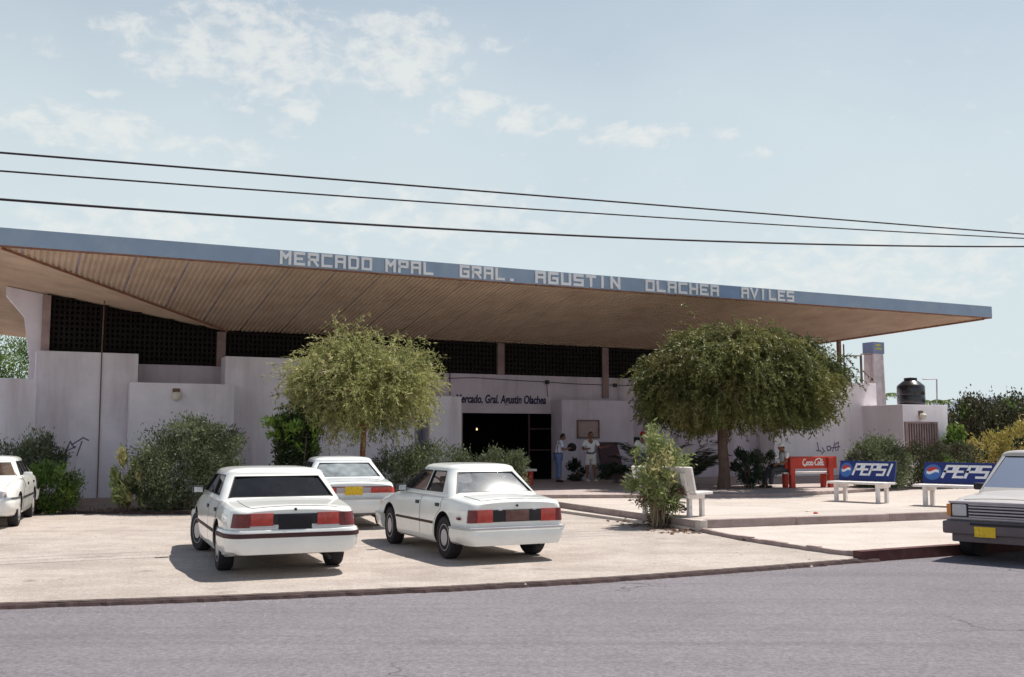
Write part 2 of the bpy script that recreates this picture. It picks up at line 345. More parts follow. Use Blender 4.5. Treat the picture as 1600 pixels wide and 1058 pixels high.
VARY = {'wispy': ['wispy', 'wispy', 'wispy2', 'wispy3'], 'olive': ['olive', 'olive2', 'olive3', 'olive4'], 'oleander': ['oleander', 'oleander2', 'oleander3'], 'lime': ['lime', 'lime', 'wispy2'], 'plum': ['plum', 'oleander3', 'mid'], 'mid': ['mid', 'bright', 'darkg'], 'darkg': ['darkg', 'darkg', 'mid']}
L['wispy'] = leafmat('yellow_green_leaf', (.25, .27, .09), (.38, .37, .16), .42)
L['olive'] = leafmat('olive_leaf', (.08, .10, .028), (.21, .21, .075))
L['oleander'] = leafmat('grey_green_leaf', (.075, .10, .045), (.19, .215, .12), .2)
L['bright'] = leafmat('bright_green_leaf', (.12, .22, .03), (.22, .30, .07))
L['mid'] = leafmat('fresh_green_leaf', (.075, .15, .022), (.15, .22, .06), .3)
L['darkg'] = leafmat('dark_green_leaf', (.018, .03, .012), (.05, .07, .025), .2)
L['lime'] = leafmat('pale_lime_leaf', (.18, .23, .075), (.33, .36, .16), .35)
L['dry'] = leafmat('dry_brown_leaf', (.12, .07, .05), (.24, .15, .10), .2)
L['palm'] = leafmat('palm_leaf', (.025, .04, .025), (.06, .075, .05), .2)
L['yellow'] = leafmat('yellow_leaf', (.30, .26, .06), (.44, .37, .13), .3)
L['plum'] = leafmat('dull_plum_leaf', (.045, .05, .028), (.12, .10, .06), .2)
L['maroonleaf'] = leafmat('maroon_leaf', (.06, .02, .025), (.12, .05, .04), .2)

# ------------------------------------------------------------------ ground
def polymesh(pts, z0, z1):                   # slab with vertical sides
    return MB().prism([(p[0], p[1], z0) for p in pts], (0, 0, z0), (0, 0, z1))
ZR, ZL, ZS, ZT, ZU = -.055, 0.0, .06, .21, .29   # road, lot, pavement, lower plaza, upper walkway
tag(MB().add([(-1500, -300, -.16), (1500, -300, -.16), (1500, 2500, -.16), (-1500, 2500, -.16)], [(0, 1, 2, 3)]).build('ground', M['far']), 'flat dusty ground reaching the horizon', 'ground', kind='structure')

e_px = [(36, 942), (350, 931), (700, 916.5), (860, 908), (1000, 899), (1180, 886), (1341, 873.5)]
edge = [G(x, y, ZL) for x, y in e_px]
d0 = (edge[1] - edge[0]).normalized()
rk = [G(1372, 877, ZR), G(1500, 867.5, ZR)]
edge = [edge[0] - d0 * 60] + edge + [Vector((rk[0].x, rk[0].y, 0)) + U * 0.0]
far_r = rk[1] + U * 70
road_pts = [(edge[0] - Vector((-.5, 2, 0)) * 0).to_tuple()] + [p.to_tuple() for p in edge[1:]] + [far_r.to_tuple()]
offs = Vector((.45, -.9, 0)) * 14
rp = [Vector(p) + Vector((-.2, .6, 0)) for p in road_pts]
road = MB()
n = len(rp); road.add([(p.x, p.y, ZR) for p in rp] + [(p.x + offs.x, p.y + offs.y, ZR) for p in rp], [(i, i + 1, n + i + 1, n + i) for i in range(n - 1)])
tag(road.build('road', M['asphalt']), 'grey worn asphalt street across the foreground', 'road', kind='structure')

# sandy lot: dense front edge, slightly ragged
def dense(pts, step, jit=0.0, rr=rnd):
    out = []
    for a, b in zip(pts[:-1], pts[1:]):
        k = max(1, int((b - a).length / step))
        for i in range(k):
            p = a.lerp(b, i / k); nrm = Vector((-(b - a).y, (b - a).x, 0)).normalized()
            out.append(p + nrm * rr.uniform(-jit, jit))
    return out + [pts[-1]]
fe = dense(edge, .07, .012)
lot = MB()
back = [Vector((22, 52, 0)), Vector((60, 120, 0)), Vector((-90, 120, 0)), Vector((-90, 0, 0))]
lot_poly = [Vector((p.x, p.y, ZL)) for p in fe] + [Vector((p.x, p.y, ZL)) for p in back]
lot.add(lot_poly, [tuple(range(len(lot_poly)))])
tag(lot.build('sand_lot', M['sand']), 'pale sandy parking lot in front of the market', 'ground', kind='structure')
ke = MB()                                    # broken edge between lot and road
for i in range(len(fe) - 1):
    a, b = fe[i], fe[i + 1]; dn = Vector((.12, -.45, 0)).normalized()
    w = w2_ if i else .03; w2 = .012 + .026 * (.5 + .5 * math.sin(i * .37) * math.sin(i * .11 + 1)) + rnd.uniform(0, .02); w2_ = w2; h = .003
    ke.add([(a.x - dn.x * .03, a.y - dn.y * .03, .004 + h), (b.x - dn.x * .03, b.y - dn.y * .03, .004 + h), (b.x + dn.x * w2, b.y + dn.y * w2, -.02), (a.x + dn.x * w, a.y + dn.y * w, -.02),
            (b.x + dn.x * (w2 + .03), b.y + dn.y * (w2 + .03), ZR - .01), (a.x + dn.x * (w + .03), a.y + dn.y * (w + .03), ZR - .01)], [(0, 1, 2, 3), (3, 2, 4, 5)])
tag(ke.build('road_edge', M['edge']), 'dark broken edge between sandy lot and street', 'kerb', kind='structure')

# pavement slab, right, with red kerb on the street side
K0 = G(1096, 826, ZS); ku = (G(1472, 811.6, ZS) - K0).normalized(); kv = Vector((-ku.y, ku.x, 0))
s_px = [(1100, 832), (1160, 844), (1230, 855), (1300, 865), (1355, 871)]
sl_ = [G(x, y, ZL) for x, y in s_px]
sw = [p.copy() for p in sl_] + [Vector((rk[0].x, rk[0].y, 0)), Vector((rk[1].x, rk[1].y, 0)), rk[1] + U * 70, rk[1] + U * 70 + V * 14, K0 + V * 6]
tag(polymesh(sw, -.05, ZS).build('pavement', M['slab']), 'bright concrete pavement beside the plaza kerb', 'pavement', kind='structure')
bt = MB()
for a, b in zip(sl_[:-1], sl_[1:]):          # low worn kerb stone between lot and pavement
    t = (b - a).normalized(); nn = Vector((t.y, -t.x, 0)) * -1
    q = dense([a, b], .25, .02)
    for c, d in zip(q[:-1], q[1:]):
        h = rnd.uniform(.055, .085)
        bt.prism([(c.x - nn.x * -.03, c.y - nn.y * -.03, -.02), (d.x - nn.x * -.03, d.y - nn.y * -.03, -.02), (d.x - nn.x * .05, d.y - nn.y * .05, -.02), (c.x - nn.x * .05, c.y - nn.y * .05, -.02)], (0, 0, 0), (0, 0, h + .02))
tag(bt.build('pavement_kerb', M['kerb']), 'low cracked kerb between sandy lot and pavement', 'kerb', kind='structure')
rkb = MB()
ra, rb_ = Vector((rk[0].x, rk[0].y, 0)) - U * .35, rk[1] + U * 60
q = [ra, Vector((rk[0].x, rk[0].y, 0)), Vector((rk[1].x, rk[1].y, 0)), rb_]
for c, d in zip(q[:-1], q[1:]):
    t = (d - c).normalized(); nn = Vector((-t.y, t.x, 0)); ov_ = t * .01
    rkb.prism([(c.x - nn.x * .02, c.y - nn.y * .02, ZR - .02), (d.x - nn.x * .02, d.y - nn.y * .02, ZR - .02), (d.x + nn.x * .14, d.y + nn.y * .14, ZR - .02), (c.x + nn.x * .14, c.y + nn.y * .14, ZR - .02)], (0, 0, 0), (0, 0, .18 + (.002 if c is q[1] else 0)))
tag(rkb.build('red_kerb', M['redkerb']), 'faded red painted kerb along the pavement', 'kerb', kind='structure')

# lower plaza (bright) with kerbs
PL = [G(886, 799, ZL), ]
Kc = Vector((K0.x, K0.y, 0)); kleft = (PL[0] - Kc); kleft.z = 0
plaza = [Kc, Kc + ku * 60, Kc + ku * 60 + kv * 16, Kc + kleft.normalized() * 16]
inset = .02
tag(polymesh(plaza, -.05, ZT - .012).build('plaza', M['slab']), 'bright sunlit plaza paving in front of the market', 'pavement', kind='structure')
pk = MB()
def kerbrun(mb, a, b, w, z0, z1, step=2.2):
    t = (b - a).normalized(); nn = Vector((-t.y, t.x, 0)); Ltot = (b - a).length; s = 0
    while s < Ltot:
        e = min(s + step * rnd.uniform(.9, 1.1), Ltot); c = a + t * s; d = a + t * (e - .012)
        m = Matrix.Translation(c) @ Matrix.Rotation(math.atan2(t.y, t.x), 4, 'Z')
        mb.bbox(0, (d - c).length, -.015 + rnd.uniform(-.008, .008), w, z0, z1 + rnd.uniform(-.006, .006), .018, m); s = e
kerbrun(pk, Kc + ku * .12, Kc + ku * 58, .14, -.02, ZT + .004)
tl = kleft.normalized()
kerbrun(pk, Kc + tl * 15, Kc + tl * .18, .16, -.02, ZT - .02, 1.3)
tag(pk.build('plaza_kerb', M['kerb'], smooth=True), 'weathered concrete kerb round the lower plaza', 'kerb', kind='structure')
cb = MB(); cb.bbox(-.05, .12, -.04, .16, -.02, ZT + .008, .03, Matrix.Translation(Kc) @ Matrix.Rotation(math.atan2(tl.y, tl.x) - R(90), 4, 'Z'))
tag(cb.build('corner_block', M['slab'], smooth=True), 'pale chipped concrete block at plaza corner', 'kerb', kind='structure')

# upper walkway along the building
up_px = [(700, 779), (890, 778), (1160, 777), (1233, 775), (1301, 771.5), (1420, 764), (1545, 756)]
up = [G(x, y, ZT) for x, y in up_px]; up = [up[0] - Vector((3, 0, 0))] + up + [up[-1] + (up[-1] - up[-2]).normalized() * 40]
for p in up: p.z = 0
upoly = up + [B(62, 1.5, 0), B(-4.4, 1.5, 0)]
for p in upoly: p.z = 0
tag(polymesh(upoly, -.05, ZU - .012).build('walkway', M['concrete']), 'raised concrete walkway along the market front', 'pavement', kind='structure')
uk = MB()
for a, b in zip(up[:-1], up[1:]): kerbrun(uk, a, b - (b - a).normalized() * .02, .15, ZT - .06, ZU, 2.4)
tag(uk.build('walkway_kerb', M['kerb'], smooth=True), 'long kerb stones edging the raised walkway', 'kerb', kind='structure')

# planting bed along the left wall
bed_px = [(-60, 803), (120, 803), (300, 804), (480, 800), (640, 795), (770, 789)]
bd = [G(x, y, ZL) for x, y in bed_px]; bpoly = [p.copy() for p in bd] + [B(-3.2, 0.2, 0), B(-26, .2, 0)]
for p in bpoly: p.z = 0
tag(polymesh(bpoly, -.03, .05).build('planting_bed', M['bed']), 'soil planting bed along the left wall', 'ground', kind='structure')
bk = MB()
for a, b in zip(bd[:-1], bd[1:]): kerbrun(bk, Vector((a.x, a.y, 0)), Vector((b.x, b.y, 0)), .09, -.02, .065, 1.1)
tag(bk.build('bed_kerb', M['edge'], smooth=True), 'thin dark stone edging along the planting bed', 'kerb', kind='structure')

# ------------------------------------------------------------------ the market building
OV = 6.32; VF = -OV
zfs = [FP(x, y, VF)[1] for x, y in ((36, 387), (800, 437.5), (1550, 497))]
ZF = sum(zfs) / 3                             # underside of the fascia
UL = FP(-12, 384, VF)[0]; UR = FP(1550, 490, VF)[0]
ZW = (FP(355, 517)[1] + FP(1000, 545)[1]) / 2 # soffit at the wall
SL = (ZF - ZW) / OV; VB = 17.0; FT = .40
mk = thing('market_building', 'low white municipal market under a wide flaring blue edged roof', 'market', B(0, 0, 0))
roof = MB()
OVL = FP(355, 517)[0] - UL; SLL = (ZF - ZW) / OVL; IUL, IUR, IV1 = UL + OVL, UR - OV, VB - OV
zt = ZF + FT - .02
ri = [B(UL + .06, VF + .06, zt), B(UR - .06, VF + .06, zt), B(UR - .06, VB - .06, zt), B(UL + .06, VB - .06, zt)]
rj = [B(IUL, 0, ZW + .35), B(IUR, 0, ZW + .35), B(IUR, IV1, ZW + .35), B(IUL, IV1, ZW + .35)]
rl = [B(UL + .06, VF + .06, ZF + .03), B(UR - .06, VF + .06, ZF + .03), B(UR - .06, VB - .06, ZF + .03), B(UL + .06, VB - .06, ZF + .03)]
rm = [B(IUL, 0, ZW + .06), B(IUR, 0, ZW + .06), B(IUR, IV1, ZW + .06), B(IUL, IV1, ZW + .06)]
fs = []
for i in range(4):
    j = (i + 1) % 4
    fs += [(i, j, 4 + j, 4 + i), (8 + j, 8 + i, 12 + i, 12 + j), (i, 8 + i, 8 + j, j)]
roof.add(ri + rj + rl + rm, fs + [(4, 5, 6, 7), (15, 14, 13, 12)])
roof_o = roof.build('roof', M['stucco_old'], mk)
def soffit(axis):                            # corrugated sheets, ribs square to the eave
    mb = MB(); sp = .14
    if axis == 'front': a0, a1 = UL + .05, UR - .05; end = lambda s: min(OV, (s - UL) * OV / OVL, UR - s); pos = lambda s, d, dz: B(s, VF + .05 + d * (1 - .05 / OV), ZF - SL * d + dz)
    elif axis == 'left': a0, a1 = VF + .05, VB - .05; end = lambda s: min(OVL, (s - VF) * OVL / OV, (VB - s) * OVL / OV); pos = lambda s, d, dz: B(UL + .05 + d * (1 - .05 / OVL), s, ZF - SLL * d + dz)
    else: a0, a1 = VF + .05, VB - .05; end = lambda s: min(OV, s - VF, VB - s); pos = lambda s, d, dz: B(UR - .05 - d * (1 - .05 / OV), s, ZF - SL * d + dz)
    prof = [(0, .032), (.40, .032), (.5, -.004), (.90, -.004)]
    rows = []; k = 0; s = a0
    while s < a1:
        for q, h in prof:
            ss = s + q * sp
            if ss < a1: rows.append((ss, h, k % 9 == 4))
        k += 1; s += sp
    for (s0, h0, g0), (s1, h1, g1) in zip(rows[:-1], rows[1:]):
        mb.mi = 1 if (g0 and h0 > .01 and h1 > .01) else 0
        if mb.mi == 1: h0 = h1 = .055
        mb.add([pos(s0, 0, h0), pos(s1, 0, h1), pos(s1, end(s1), h1), pos(s0, end(s0), h0)], [(0, 1, 2, 3)])
    return mb.build('soffit', [M['soffit'], M['groove']], roof_o)
for ax in ('front', 'left', 'right'): soffit(ax)
fa = MB()
def fbox(mb, u0, u1, v0, v1, z0, z1):
    p = [B(u, v, z) for z in (z0, z1) for v in (v0, v1) for u in (u0, u1)]
    return mb.add(p, [(0, 2, 3, 1), (4, 5, 7, 6), (0, 1, 5, 4), (2, 6, 7, 3), (0, 4, 6, 2), (1, 3, 7, 5)])
fbox(fa, UL, UR, VF, VF + .05, ZF - .01, ZF + FT); fbox(fa, UL, UR, VB - .05, VB, ZF - .01, ZF + FT)
fbox(fa, UL, UL + .05, VF + .05, VB - .05, ZF - .01, ZF + FT - .003); fbox(fa, UR - .05, UR, VF + .05, VB - .05, ZF - .01, ZF + FT - .003)
fa_o = fa.build('fascia', M['fascia'], roof_o)
fe_ = MB(); fbox(fe_, UL + .002, UR - .002, VF + .01, VF + .09, ZF - .045, ZF - .011); fbox(fe_, UR - .09, UR - .002, VF + .091, VB - .1, ZF - .043, ZF - .011); fbox(fe_, UL + .002, UL + .09, VF + .091, VB - .1, ZF - .043, ZF - .011)
for uu in np.arange(UL + .8, UR - .5, 1.21): fbox(fe_, uu, uu + .05, VF + .091, VF + .13, ZF - .05, ZF - .005)
fe_.build('drip_edge', M['rust'], roof_o)
pt = MB(); ua, ub = FP(1120, 455, VF)[0], FP(1160, 457, VF)[0]; fbox(pt, ua, ub, VF - .004, VF - .001, ZF + .0, ZF + FT - .01); pt.build('paint_patch', M['fascia_new'], roof_o)
# valley trims along the mitres
for (uc, un) in ((UL, IUL), (UR, IUR)):
    vt = MB(); a = B(uc + (un - uc) * .03, VF + OV * .03, ZF - SL * OV * .03 - .02); b = B(un, 0, ZW - .02); vt.tube([a, b], .035, 6); vt.build('valley_trim', M['rust'], roof_o)

GL = {'M': ['0,0 0,6', '0,6 2,3', '2,3 4,6', '4,6 4,0'], 'E': ['4,0 0,0 0,6 4,6', '0,3 3,3'], 'R': ['0,0 0,6 4,6 4,3 0,3', '2,3 4,0'], 'C': ['4,0 0,0 0,6 4,6'],
      'A': ['0,0 0,6 4,6 4,0', '0,3 4,3'], 'D': ['0,0 0,6 3.4,6 4,5.2 4,.8 3.4,0 0,0'], 'O': ['0,0 0,6 4,6 4,0 0,0'], 'P': ['0,0 0,6 4,6 4,3 0,3'],
      'L': ['0,6 0,0 4,0'], 'G': ['4,6 0,6 0,0 4,0 4,3 2,3'], 'U': ['0,6 0,0 4,0 4,6'], 'S': ['4,6 0,6 0,3 4,3 4,0 0,0'], 'T': ['0,6 4,6', '2,6 2,0'],
      'I': ['1.6,0 1.6,6'], 'N': ['0,0 0,6', '0,6 4,0', '4,0 4,6'], 'H': ['0,0 0,6', '4,0 4,6', '0,3 4,3'], 'V': ['0,6 2,0 4,6'], '.': ['1.6,0 2.4,0']}
def stroke(mb, pts, w, to3, h):               # mitred flat ribbon of 2-D points, thickness h; to3(x, y, h) -> world
    pts = [Vector(p) for p in pts]
    n = len(pts); Ls = []; Rs = []
    closed = n > 2 and (pts[0] - pts[-1]).length < 1e-6
    for i, p in enumerate(pts):
        a = pts[i - 1] if i > 0 else (pts[-2] if closed else None); b = pts[i + 1] if i < n - 1 else (pts[1] if closed else None)
        d1 = (p - a).normalized() if a is not None else None; d2 = (b - p).normalized() if b is not None else None
        d1 = d1 or d2; d2 = d2 or d1
        nn = Vector((-(d1 + d2).y, (d1 + d2).x)); nn = nn.normalized() if nn.length > 1e-6 else Vector((-d1.y, d1.x))
        k = max(.5, nn.dot(Vector((-d1.y, d1.x)))); q = p.copy()
        if not closed and i == 0: q = p - d2 * w / 2
        if not closed and i == n - 1: q = p + d1 * w / 2
        Ls.append(q + nn * (w / 2 / k)); Rs.append(q - nn * (w / 2 / k))
    for i in range(n - 1):
        quad = [Ls[i], Ls[i + 1], Rs[i + 1], Rs[i]]
        mb.add([to3(q.x, q.y, 0) for q in quad] + [to3(q.x, q.y, h) for q in quad], [(0, 1, 2, 3), (7, 6, 5, 4), (0, 4, 5, 1), (1, 5, 6, 2), (2, 6, 7, 3), (3, 7, 4, 0)])
def word(mb, text, x0, x1, y0, hgt, to3, thick, wfrac=.2, gap=.32, shear=0.0):
    n = len(text); cw = (x1 - x0) / (n + gap * (n - 1)); sx = cw / 5.0; sy = hgt / 7.0
    for i, ch in enumerate(text):
        ox = x0 + i * cw * (1 + gap)
        for k, st in enumerate(GL[ch]):
            P = [tuple(map(float, q.split(','))) for q in st.split()]
            pts = [(ox + (px + .5) * sx + shear * (py + .5) * sy, y0 + (py + .5) * sy) for px, py in P]
            stroke(mb, pts, wfrac * cw, lambda x, y, h: to3(x, y, h + k * .0015), thick)
for text, xa, xb in (('MERCADO', 437, 580), ('MPAL', 602, 676), ('GRAL.', 718, 806), ('AGUSTIN', 836, 968), ('OLACHEA', 1008, 1122), ('AVILES', 1157, 1239)):
    xs = (FP(xa, 420, VF)[0], FP(xb, 450, VF)[0]); cw_ = (xs[1] - xs[0]) / (len(text) + .30 * (len(text) - 1))
    for i, ch in enumerate(text):
        t = MB(); x_ = xs[0] + i * cw_ * 1.30; word(t, ch, x_, x_ + cw_, ZF + .035, .325, lambda x, y, h: B(x, VF - .006 - h, y), .03, .24); t.build('letter', M['letter'], fa_o)

# walls
ZWALL = FP(800, 586)[1]
def wallbox(name, m, u0, u1, v0, v1, z0, z1, parent=mk):
    mb = MB(); p = Matrix((U.to_4d(), V.to_4d(), (0, 0, 1, 0), (0, 0, 0, 1))).transposed()
    p = Matrix(((U.x, V.x, 0, O.x), (U.y, V.y, 0, O.y), (0, 0, 1, 0), (0, 0, 0, 1)))
    mb.bbox(u0, u1, v0, v1, z0, z1, .015, p); return mb.build(name, m, parent, smooth=True)
def bxb(mb, u0, u1, v0, v1, z0, z1): return fbox(mb, u0, u1, v0, v1, z0, z1)
u_sl = FP(75, 460)[0]; u_sr = IUR + 3.6
du0, du1 = FP(722, 690)[0], FP(882, 690)[0]; dz = FP(800, 646)[1]
uw = MB()                                    # recessed long wall with the entrance left open
bxb(uw, u_sl, du0, 0, .25, 0, ZWALL); bxb(uw, du1, u_sr, 0, .25, 0, ZWALL); bxb(uw, du0, du1, 0, .25, dz, ZWALL)
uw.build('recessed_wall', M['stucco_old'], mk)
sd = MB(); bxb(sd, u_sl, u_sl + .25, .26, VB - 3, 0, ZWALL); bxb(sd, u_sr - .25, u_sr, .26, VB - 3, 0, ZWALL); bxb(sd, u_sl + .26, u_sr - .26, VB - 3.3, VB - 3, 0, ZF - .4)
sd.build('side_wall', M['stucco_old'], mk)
dk = MB()                                    # hall, its shade painted near-black, seen through the entrance and behind the lattice
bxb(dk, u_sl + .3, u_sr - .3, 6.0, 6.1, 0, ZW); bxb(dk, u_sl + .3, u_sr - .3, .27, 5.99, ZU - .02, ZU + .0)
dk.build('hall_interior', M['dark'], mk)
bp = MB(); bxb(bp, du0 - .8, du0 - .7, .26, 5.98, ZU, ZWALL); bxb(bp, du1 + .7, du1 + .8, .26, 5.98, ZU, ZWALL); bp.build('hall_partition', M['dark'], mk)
gate = MB(); um = FP(828, 690)[0]
bxb(gate, du0 + .02, du0 + .07, .10, .15, ZU, dz - .02); gate.build('door_post', M['board'], mk); gate = MB()
for uu in (um, du1 - .05): bxb(gate, uu, uu + .05, .10, .15, ZU, dz - .02)
bxb(gate, um + .06, du1 - .06, .11, .14, ZU + 1.0, ZU + 1.05); bxb(gate, um + .06, du1 - .06, .11, .14, ZU + 1.75, ZU + 1.79)
gate.build('door_frame', M['boarddk'], mk)
bulb = MB(); bu, bz = FP(745, 675)[0], FP(745, 675, 1.5)[1]; bulb.lathe([(.001, .05), (.02, .06), (.032, .09), (.025, .12), (.015, .14), (.001, .15)], 10, Matrix.Translation(B(FP(745, 675, 1.5)[0], 1.5, bz)))
fx = MB(); fx.tube([B(FP(745, 675, 1.5)[0], 1.5, bz + .152), B(FP(745, 675, 1.5)[0], 1.5, ZWALL)], .008, 5); fx.build('lamp_cord', M['wire'], mk)
eb = bpy.data.materials.new('lit_bulb'); eb.use_nodes = True; pb = eb.node_tree.nodes['Principled BSDF']; pb.inputs['Emission Color'].default_value = (1, .75, .35, 1); pb.inputs['Emission Strength'].default_value = 1.2
bulb.build('hall_lamp', eb, mk, smooth=True)
def soff_at(u): return ZF - min(SL * min(OV, UR - u), SLL * min(OVL, u - UL))
la = MB(); step = .21                        # block lattice under the roof
la_end = u_sr
k = 0
uu = u_sl + .02
while uu < la_end:
    zt_ = min(soff_at(uu), soff_at(uu + .08)) - .03
    bxb(la, uu, uu + .065, .05, .15, ZWALL + .002, zt_)
    uu += .14; k += 1
zz = ZWALL + .05
while zz < ZF - .3:
    if zz < ZW - .06: bxb(la, u_sl, la_end, .062, .138, zz, zz + .075)
    else:
        s1 = UL + (ZF - zz) / SLL - .35
        if s1 > u_sl: bxb(la, u_sl, s1, .062, .138, zz, zz + .075)
        s2 = UR - (ZF - zz) / SL + .35
        if s2 < la_end: bxb(la, s2, la_end, .062, .138, zz, zz + .07)
    zz += .16
la.build('block_lattice', M['lattice'], mk)
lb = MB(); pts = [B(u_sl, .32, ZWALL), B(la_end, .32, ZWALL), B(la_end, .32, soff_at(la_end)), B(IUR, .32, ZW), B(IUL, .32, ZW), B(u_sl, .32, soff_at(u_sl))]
lb.prism(pts, (0, 0, 0), V * .05); lb.build('lattice_shade_sheet', M['dark'], mk)  # near-black sheet painted in for the shade behind the lattice
ll = MB(); vv = .35                          # left return of the lattice
while vv < 8: bxb(ll, u_sl + .05, u_sl + .14, vv, vv + .085, ZWALL + .002, soff_at(u_sl) - .25); vv += .21
zz = ZWALL + .05
while zz < soff_at(u_sl) - .3: bxb(ll, u_sl + .06, u_sl + .13, .35, 8, zz, zz + .075); zz += .2
ll.build('block_lattice', M['lattice'], mk)
for px, za, zb_ in ((782, ZWALL + .002, ZW - .02), (945, FP(945, 622)[1], ZW - .02), (345, ZWALL + .002, ZW - .05)):
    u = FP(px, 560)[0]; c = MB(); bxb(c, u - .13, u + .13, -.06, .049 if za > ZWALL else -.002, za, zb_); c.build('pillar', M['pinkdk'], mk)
def panel(pxl, pxr, pxm, pytop, v, thick, m='stucco', name='wall_panel', z0=0.0):
    u0 = FP(pxl, 660, v)[0]; u1 = FP(pxr, 660, v)[0]; z = FP(pxm, pytop, v)[1]
    return wallbox(name, M[m], u0, u1, v, v + thick, z0, z)
panel(-60, 55, 30, 591, -1.9, .2)
panel(52, 213, 130, 550, -.75, .748)
panel(203, 365, 285, 599, -1.5, .73)
panel(350, 600, 400, 558, -.76, .758)
panel(495, 648, 560, 622, -1.5, .72)
panel(671, 721, 690, 619, -1.1, 1.098)
panel(878, 990, 930, 625.5, -.8, .798, 'stucco_grey')
panel(985, 1190, 1010, 627, -.45, .448, 'stucco_grey')
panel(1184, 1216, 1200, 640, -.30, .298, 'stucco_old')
panel(1209, 1371, 1300, 597, -1.3, 1.298, 'house')
wp = MB(); a, b = FP(649, 690, -.5)[0], FP(670, 690, -.5)[0]; bxb(wp, a - .05, b + .05, -.5, -.45, 1.0, FP(660, 655, -.5)[1]); wn = wp.build('window', M['bluegrey'], mk)
# left end: flared pier under the eave
pi_ = MB(); ua, ub = FP(20, 500, .4)[0], FP(66, 500, .4)[0]
zs_ = soff_at(ua); pi_.prism([B(ua - .2, .4, soff_at(ua - .2) - .02), B(ub, .4, soff_at(ub) - .02), B(ub, .4, 0), B(ub - .3, .4, 0), B(ub - .3, .4, ZWALL + .1), B(ua + .3, .4, ZWALL + 1.3), B(ua - .2, .4, ZWALL + 1.9)], (0, 0, 0), V * .3)
pi_.build('flared_pier', M['stucco'], mk)
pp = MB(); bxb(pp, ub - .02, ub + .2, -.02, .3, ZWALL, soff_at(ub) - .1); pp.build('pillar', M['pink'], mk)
rp_ = MB(); u = FP(1313, 560, 1.0)[0]; bxb(rp_, u - .07, u + .07, 1.0, 1.14, 0, soff_at(u) - .04); rp_.build('roof_post', M['board'], mk)
# conduit and entrance wiring
cd = MB(); u0, _ = FP(152, 768, -.77); u1 = FP(162, 470, -.77)[0]
cd.tube([B(u0, -.79, .05), B(u0 + (u1 - u0) * .5, -.79, 2.3), B(u1, -.79, FP(150, 550, -.75)[1]), B(u1 + .02, -.79, soff_at(u1) + .08)], .018, 6); cd.build('conduit', M['board'], mk, smooth=True)
wr = MB()
q = [B(FP(x, y, -.03)[0], -.03, FP(x, y, -.03)[1]) for x, y in ((660, 588), (676, 592), (740, 590), (800, 594), (854, 597), (900, 600), (960, 602), (1000, 603))]
wr.tube(q, .011, 5); wr.tube([B(FP(703, 580, -.02)[0], -.02, FP(703, 580, -.02)[1]), B(FP(703, 618, -.02)[0], -.02, FP(703, 618, -.02)[1])], .016, 5)
wr.tube([B(FP(854, 597, -.03)[0], -.03, FP(854, 597, -.03)[1]), B(FP(856, 620, -.03)[0], -.03, FP(856, 620, -.03)[1])], .011, 5)
wr.build('wall_cable', M['wire'], mk)
for x, y in ((675, 591), (854, 597), (960, 602), (689, 587)):
    jb = MB(); u, z = FP(x, y, 0); bxb(jb, u - .06, u + .06, -.10, -.003, z - .07, z + .06); jb.build('junction_box', M['black'], mk)
# name painted above the entrance
def textmesh(s, name, m, parent, w, place, offset=0.0, shear=0.0, thick=.01):
    c = bpy.data.curves.new(name, 'FONT'); c.body = s; c.size = 1; c.shear = shear; c.offset = offset; c.extrude = .01
    o = bpy.data.objects.new(name, c); COL.objects.link(o); me = evaluated(o); kill(o)
    vs = [p.co.copy() for p in me.vertices]; x0 = min(p.x for p in vs); x1 = max(p.x for p in vs)
    mb = MB(); mb.add([place((p.x - x0) / (x1 - x0) * w, p.y, (p.z + .01) / .02 * thick) for p in vs], [tuple(f.vertices) for f in me.polygons])
    return mb.build(name, m, parent)
u0, u1 = FP(712, 625)[0], FP(853, 625)[0]; zb0 = FP(780, 630)[1]
textmesh('Mercado, Gral. Agustin Olachea', 'lettering', M['navy'], mk, u1 - u0, lambda x, y, h: B(u0 + x, -.003 - h, zb0 + y * .40), .027, .15, .012)
# wall lamp on panel
def wall_lamp(px, py, v, parent):
    u, z = FP(px, py, v); lp = MB(); bxb(lp, u - .10, u + .10, v - .06, v - .002, z - .02, z + .2); o = lp.build('wall_lamp', M['board'], parent)
    gl = MB(); gl.lathe([(.001, -.13), (.09, -.12), (.13, -.04), (.13, .05), (.09, .1), (.001, .11)], 14, Matrix.Translation(B(u, v - .13, z - .01))); gl.build('globe', M['lampglass'], o, smooth=True)
wall_lamp(275, 618, -1.5, mk)
# graffiti strokes on the right wall
gr = MB()
for pts in ([(1277, 692), (1279, 704)], [(1276, 704), (1283, 705)], [(1285, 700), (1288, 705), (1284, 709)], [(1292, 698), (1297, 697), (1298, 703), (1293, 704), (1292, 698)], [(1301, 705), (1304, 692), (1306, 704)], [(1306, 694), (1310, 691), (1309, 704)], [(1299, 700), (1312, 698)]):
    stroke(gr, [FP(x, y, -1.3) for x, y in pts], .045, lambda x, y, h: B(x, -1.302 - h, y), .004)
gr.build('graffiti', M['scrawl'], mk); gr = MB()
for pts in ([(1170, 712), (1166, 720), (1170, 728), (1176, 722), (1174, 716)], [(1176, 716), (1182, 712)]):
    stroke(gr, [FP(x, y, -.45) for x, y in pts], .04, lambda x, y, h: B(x, -.452 - h, y), .004)
gr.build('graffiti', M['scrawl'], mk); gr = MB()
for pts in ([(100, 712), (106, 697), (110, 690), (116, 700)], [(112, 695), (130, 684), (138, 688)], [(120, 712), (128, 690)], [(103, 705), (118, 698)]):
    stroke(gr, [FP(x, y, -.75) for x, y in pts], .035, lambda x, y, h: B(x, -.752 - h, y), .004)
gr.build('graffiti', M['scrawl'], mk)
